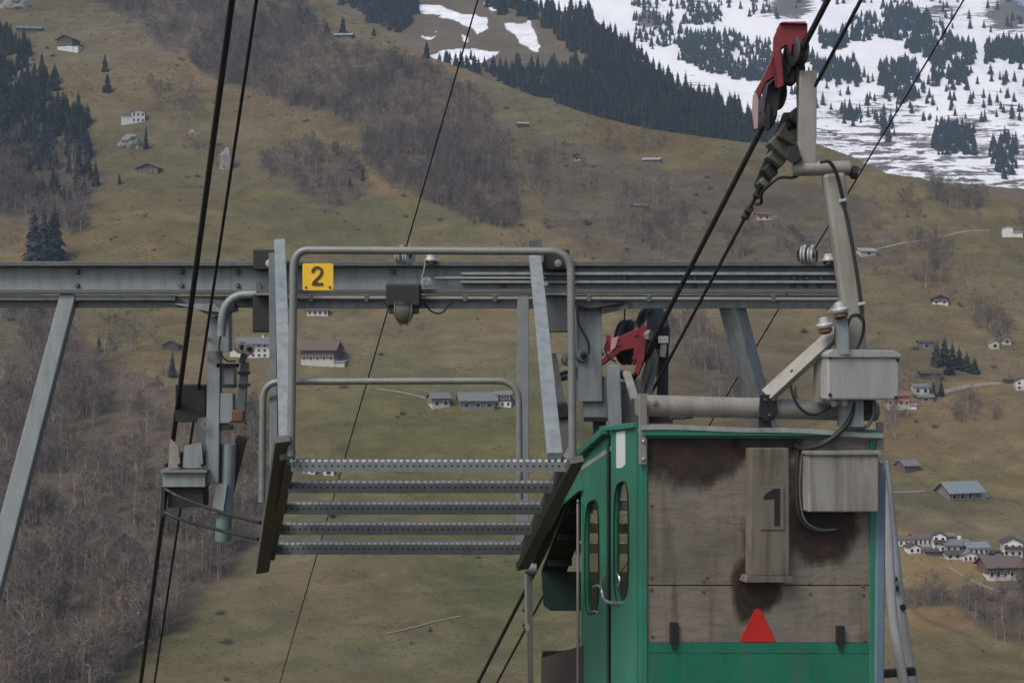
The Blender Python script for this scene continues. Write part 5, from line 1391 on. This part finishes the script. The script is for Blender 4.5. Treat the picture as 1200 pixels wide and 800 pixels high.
house(1053, 480, 25, 'orange house with white ground floor beside the cabin hanger', 'orange', 'white', 'red', 'side', 17, -4, .6, (4, 1), .5, annex=(1, .35, .3, 'white', 'pale'))
house(1080, 462, 18, 'white and grey house right behind the orange house', 'cream', None, 'slate', 'side', 9, 5, .7, (2, 1))
house(1091, 445, 22, 'dark barn above the orange house', 'wood', None, 'dark', 'side', 8, -4, .5, (0, 0), name='barn', cat='barn')
house(1085, 471, 18, 'grey shed between the orange house and the road', 'grey', None, 'slate', 'side', 6, 0, .6, (1, 1), name='shed', cat='shed')
house(1198, 457, 14, 'white gabled house cut by the right edge beside the road', 'white', 'cream', 'dark', 'front', 11, -5, .7, (2, 2))
house(1183, 450, 10, 'dark lean-to left of the white house at the right edge', 'wood', None, 'dark', 'side', 5, 0, .6, (0, 0), name='shed', cat='shed')
house(1069, 553, 22, 'small brown hut with grey roof right of the cabin', 'brown', None, 'slate', 'side', 8, 24, .8, (0, 0), .6, name='hut', cat='hut')
house(1132, 587, 44, 'large grey-roofed barn with stone yard on the right meadow', 'grey', None, 'blue', 'side', 12, 20, .6, (4, 1), .7, name='barn', cat='barn', annex=(1, .2, .35, 'cream', 'pale'))
house(1062, 640, 18, 'leftmost white chalet of the village right of the cabin', 'white', None, 'brown', 'side', 8, -4, .7, (3, 1))
house(1084, 640, 26, 'long white chalet in the village row', 'white', 'cream', 'brown', 'side', 10, 0, .6, (5, 1))
house(1101, 645, 15, 'tall white gabled chalet in the village row', 'white', None, 'dark', 'front', 17, -14, .8, (2, 3), .5, balcony=True)
house(1122, 648, 28, 'grey-roofed village house below the gabled chalet', 'cream', None, 'slate', 'side', 10, 3, .7, (4, 1), chimney=True)
house(1147, 652, 26, 'blue-roofed village house with dark gable', 'white', 'grey', 'blue', 'side', 11, 12, .7, (4, 1))
house(1122, 655, 26, 'low white garage front under the village houses', 'white', None, 'dark', 'side', 6, 2, .5, (3, 1), name='garage', cat='garage')
house(1072, 648, 15, 'small white house below the leftmost village chalet', 'white', None, 'dark', 'front', 7, 10, .8, (2, 1), .45)
house(1093, 651, 14, 'dark timber shed in front of the long white village chalet', 'wood', None, 'dark', 'side', 5, -6, .7, (0, 0), name='shed', cat='shed')
house(1137, 658, 17, 'white low house right of the village garages', 'white', 'cream', 'slate', 'front', 8, 6, .8, (3, 1), .4)
house(1156, 662, 16, 'brown-roofed cottage between the blue-roofed house and the long farmhouse', 'cream', None, 'brown', 'side', 7, -8, .7, (2, 1))
house(1110, 634, 18, 'slate-roofed barn just above the tall gabled chalet', 'grey', None, 'slate', 'side', 6, 4, .6, (0, 0), name='barn', cat='barn')
house(1170, 655, 12, 'tiny dark hut left of the tall chalet at the right edge', 'wood', 'white', 'dark', 'front', 7, 0, .8, (1, 1), name='hut', cat='hut')
house(1187, 652, 22, 'tall white chalet with dark roof at the right edge', 'white', None, 'dark', 'front', 16, -10, .9, (3, 2), .5, balcony=True)
house(1178, 680, 42, 'long brown farmhouse with white base at the lower right', 'brown', 'white', 'brown', 'side', 17, 8, .7, (5, 1), .6)

# ------------------------------------------------------------------ single firs
def lone_fir(px, py, hpx, label, k=0, layer='hill', wide=1.0):
    g = ground_at(px, py, layer); H_ = hpx * g.y / FPX
    o = bpy.data.objects.new('fir_tree', None); o.empty_display_size = .5; C.objects.link(o)
    o.location = g; o.scale = (H_ / 15 * wide, H_ / 15 * wide, H_ / 15); o.rotation_euler = (0, 0, random.random() * 6)
    tag(o, label, 'tree', 'single firs on the slope'); 
    for nm, me in (('trunk', FIR_ME[k % 4][0]), ('crown', FIR_ME[k % 4][1])):
        c = bpy.data.objects.new(nm, me); C.objects.link(c); c.parent = o
    return o
FIR_ME = [(raw_mesh('trunk', [(a, M_BARK)]), raw_mesh('crown', [(b, M_FIR)])) for a, b in fir_parts]
for i, (x, y, h, w, lb) in enumerate([
    (40, 308, 74, .95, 'tall dark fir left of the pair standing above the beam'), (64, 308, 72, 1.05, 'tall dark fir right of the pair standing above the beam'), (52, 306, 64, 1.0, 'shorter dark fir squeezed between the tall pair above the beam'),
    (103, 186, 26, .9, 'fir at the right tip of the dark wood on the left'), (112, 218, 34, .8, 'slim fir beside the low dark chalet on the left'), (140, 216, 15, .9, 'small fir right below the low dark chalet'), (90, 222, 30, 1.0, 'fir at the lower edge of the left wood'),
    (123, 84, 22, .9, 'slim fir right of the high dark chalet'), (126, 108, 24, 1.3, 'broad dark fir below the slim one on the upper left slope'), (171, 175, 30, .6, 'narrow dark fir next to the pale rock'), (50, 98, 24, .9, 'fir at the upper edge of the left wood'), (66, 106, 24, 1.1, 'fir leaning out of the left wood towards the chalet'),
    (350, 22, 18, 1.2, 'left fir of the clump at the top beside the small hut'), (360, 28, 22, 1.2, 'right fir of the clump at the top beside the small hut'), (383, 38, 13, 1.2, 'small round fir right of the small hut'), (402, 40, 22, 1.1, 'pointed fir above the pale-roofed hut'), (438, 42, 12, 1.1, 'single small fir on the upper ridge'),
    (471, 80, 17, 1.0, 'single fir standing on the bare wood under the ridge'), (484, 53, 19, 1.2, 'fir on the ridge left of the snow patches'), (500, 68, 22, 1.0, 'fir on the ridge below the first snow patch'), (425, 212, 16, 1.0, 'small fir among bare bushes left of the thin cable'), (410, 220, 13, 1.2, 'rounded dark fir beside the bare patch'),
    (202, 442, 34, .75, 'slim fir below the small gabled barn left of the cables'), (116, 412, 22, .7, 'thin fir at the top of the lower left wood'), (390, 606, 18, 1.0, 'small fir seen between the lower stair treads'), (932, 474, 26, .8, 'fir partly behind the brace on the red-brown bank'),
    (1098, 428, 32, 1.3, 'first fir of the dark evergreen hedge on the right'), (1107, 426, 34, 1.1, 'second fir of the dark evergreen hedge'), (1116, 430, 32, 1.1, 'tall fir in the middle of the dark evergreen hedge'), (1124, 432, 28, 1.3, 'broad fir right of the middle of the evergreen hedge'), (1133, 434, 24, 1.4, 'low broad fir near the right end of the hedge'), (1142, 437, 20, 1.5, 'last low fir at the right end of the hedge'), (1112, 438, 22, 1.6, 'low front fir of the dark evergreen hedge'),
    (1094, 466, 22, 1.0, 'left fir of the pair beside the orange house'), (1103, 464, 22, .9, 'right fir of the pair where the pale road begins'), (1129, 648, 14, 1.2, 'small dark fir between the village roofs')]):
    lone_fir(x, y, h, lb, i, 'hill', w)
for i, (x, y, h, lb) in enumerate([(524, 74, 17, 'fir right of the first snow patch below the ridge'), (534, 78, 18, 'paired fir on the lower edge of the snow patch'), (548, 80, 15, 'fir in front of the middle snow patch'), (556, 80, 18, 'fir at the end of the row in front of the middle snow patch'), (578, 86, 24, 'larger fir at the tip of the middle fir wood')]):
    lone_fir(x, y, h, lb, i, 'wooded', 1.2)

# ------------------------------------------------------------------ rocks
M_ROCK = paint('pale_limestone', (.22, .205, .18), .9, .45, .35, 0, .6, (.09, .085, .075), False, .4)
def rock(px, py, wpx, hpx, label, seed, n=5):
    """a broken crag: several faceted blocks grown together, half sunk in the slope"""
    g = ground_at(px, py); s = g.y / FPX; w = wpx * s; h = hpx * s
    rr = random.Random(seed); vs = []; fs = []
    for q in range(n):
        b = bmesh.new(); bmesh.ops.create_icosphere(b, subdivisions=2, radius=1)
        ox = rr.uniform(-.32, .32) * w; oz = rr.uniform(-.15, .45) * h * (1 - abs(ox) / w); sx_ = rr.uniform(.22, .4) * w; sz = rr.uniform(.3, .55) * h
        ph = rr.random() * 9
        off = len(vs)
        for v in b.verts:
            c = v.co
            k = 1 + .9 * float(fbm(np.array([c.x * 1.9 + ph + c.z]), np.array([c.y * 1.9 + c.z * 2.3 + seed]), seed + q, 3)[0])
            vs.append((ox + c.x * sx_ * k, rr.uniform(-.02, .02) * w + c.y * sx_ * 1.1 * k + .3 * w, oz + c.z * sz * k))
        b.faces.ensure_lookup_table(); b.verts.index_update()
        fs += [tuple(v.index + off for v in f.verts) for f in b.faces]; b.free()
    me = bpy.data.meshes.new('rock_outcrop'); me.from_pydata(vs, [], fs); me.update(); me.materials.append(M_ROCK)
    o = bpy.data.objects.new('rock_outcrop', me); o.location = g; C.objects.link(o)
    return tag(o, label, 'rock')
rock(153, 174, 26, 24, 'pale limestone rock face under the white house', 3, 6)
rock(266, 198, 17, 34, 'tall grey rock face crossed by the left haul cable', 5, 6)
rock(227, 158, 18, 8, 'flat pale rock slab left of the left cables', 8)
rock(14, 10, 36, 20, 'brown-grey cliff in the top left corner', 11, 8)
rock(26, 92, 12, 18, 'grey rock showing among the firs on the left', 17)

# ------------------------------------------------------------------ tracks and roads
M_TRACK = plain('pale_gravel_track', (.185, .165, .125), .95, .2, .2)
def track(name, pts, wid, label=None):
    # drape each short piece on the slope
    q = spline([(x, y, 0) for x, y in pts], 10)
    g = []
    X, Y, Z, ok = march(z_hill, [p.x for p in q], [p.y for p in q], 320, 1300, 1600)
    for i in range(len(q)):
        if ok[i]: g.append(Vector((X[i], Y[i], Z[i])))
    mb = MB(); n = len(g); vs = []
    for i in range(n):
        t = (g[min(i + 1, n - 1)] - g[max(i - 1, 0)]); t.z = 0; t.normalize(); s_ = Vector((-t.y, t.x, 0))
        for k in (-1, 0, 1):
            p = g[i] + s_ * (k * wid / 2 * random.uniform(.7, 1.2)); vs.append((p.x, p.y, float(z_hill(p.x, p.y)) + .22))
    mb.add(vs, [(i * 3 + k, i * 3 + k + 1, (i + 1) * 3 + k + 1, (i + 1) * 3 + k) for i in range(n - 1) for k in (0, 1)])
    return tag(mb.build(name, M_TRACK), kind='structure')
track('road', [(1104, 462), (1112, 458), (1128, 454), (1150, 451), (1172, 449)], 2.6)
track('path', [(1028, 292), (1060, 285), (1090, 281), (1112, 276), (1128, 272), (1160, 270)], 1.6)
track('path', [(452, 743), (478, 737), (508, 729), (540, 722)], .7)
track('path', [(440, 456), (470, 460), (500, 467)], 1.2)
track('path', [(1030, 578), (1060, 577), (1085, 576)], 1.0)
track('path', [(1112, 665), (1130, 676), (1150, 686), (1175, 694)], 1.2)
track('path', [(130, 775), (150, 762), (175, 750)], 1.6)

# ------------------------------------------------------------------ scattered shrubs and tussocks over the meadows
def bush_mesh(seed):
    random.seed(seed); fine = MB()
    for k in range(60):
        an = random.random() * 6.28; el = random.uniform(.2, 1.5); L = random.uniform(.7, 1.5)
        b0 = Vector((random.uniform(-.4, .4), random.uniform(-.4, .4), -.1))
        e = b0 + Vector((math.cos(an) * math.cos(el), math.sin(an) * math.cos(el), math.sin(el))) * L
        twig(fine, b0, e, .03)
        for j in range(4):
            q = b0.lerp(e, random.uniform(.4, 1)); an2 = random.random() * 6.28; el2 = random.uniform(0, 1.4)
            twig(fine, q, q + Vector((math.cos(an2) * math.cos(el2), math.sin(an2) * math.cos(el2), math.sin(el2))) * random.uniform(.25, .6), .022)
    return raw_mesh('bush', [(fine, M_BUSH)])
M_BUSH = tree_mat('dry_shrub', (.13, .10, .085))
COL_BUSH = proto_set('bush', [bush_mesh(300 + k) for k in range(3)])
NG_BUSH = scatter_group('plant_bushes', COL_BUSH)
n = 2600
x = rng.uniform(-20, 1220, n); y = rng.uniform(10, 800, n)
d = vnoise(x / 45, y / 28, 91) * .6 + vnoise(x / 14, y / 9, 93) * .4
k = ((d > .62) & (rng.random(n) < .7 * sstep(520, 250, y) + .12)) | (rng.random(n) < .012)
X, Y, Z, ok = march(z_hill, x[k], y[k], 320, 1300, 400)
ok &= Y < ridge_dist(X / Y) - 4
p = np.stack([X, Y, Z], 1)[ok]
t = rng.uniform(.35, 1.0, len(p)) ** 2 * 1.7
tag(scatter('dry_shrubs', p, t, t * rng.uniform(1, 1.7, len(p)), NG_BUSH, 3, 'low dry shrubs scattered over the open meadows'), cat='shrubs')

# grass tussocks: straw and dead stalks standing in the meadow
M_TUFT = plain('dead_grass', (.118, .098, .052), .95, .35, .02)
def tuft_mesh(seed):
    random.seed(seed); mb = MB()
    for k in range(9):
        an = random.random() * 6.28; r = random.uniform(0, .7); b0 = Vector((math.cos(an) * r, math.sin(an) * r, -.05)); L = random.uniform(.25, .55)
        d_ = Vector((random.uniform(-.4, .4), random.uniform(-.4, .4), 1)).normalized(); s_ = Vector((math.cos(an + 1.5), math.sin(an + 1.5), 0)) * random.uniform(.12, .3)
        mb.add([b0 - s_, b0 + s_, b0 + d_ * L], [(0, 1, 2)])
    return raw_mesh('tussock', [(mb, M_TUFT)])
NG_TUFT = scatter_group('plant_tussocks', proto_set('tussock', [tuft_mesh(400 + k) for k in range(4)]))
n = 40000
x = rng.uniform(-20, 1220, n); y = rng.uniform(0, 800, n)
k = rng.random(n) < .15 + 1.3 * sstep(.42, .72, .55 * vnoise(x / 70, y / 22, 95) + .45 * vnoise(x / 18, y / 7, 97))
x, y = x[k], y[k]
Y = np.interp(-y, -_yg, _Yg); X = (x - 600) / FPX * Y
Z = z_hill(X, Y); ok = Y < ridge_dist(X / Y) - 3
p = np.stack([X, Y, Z], 1)[ok]; t = rng.uniform(.45, 1.1, len(p)) * (p[:, 1] / 760)
tag(scatter('grass_tussocks', p, t, t * rng.uniform(.8, 1.8, len(p)), NG_TUFT, 4, 'tussocks of dead grass over the whole slope'), cat='grass')
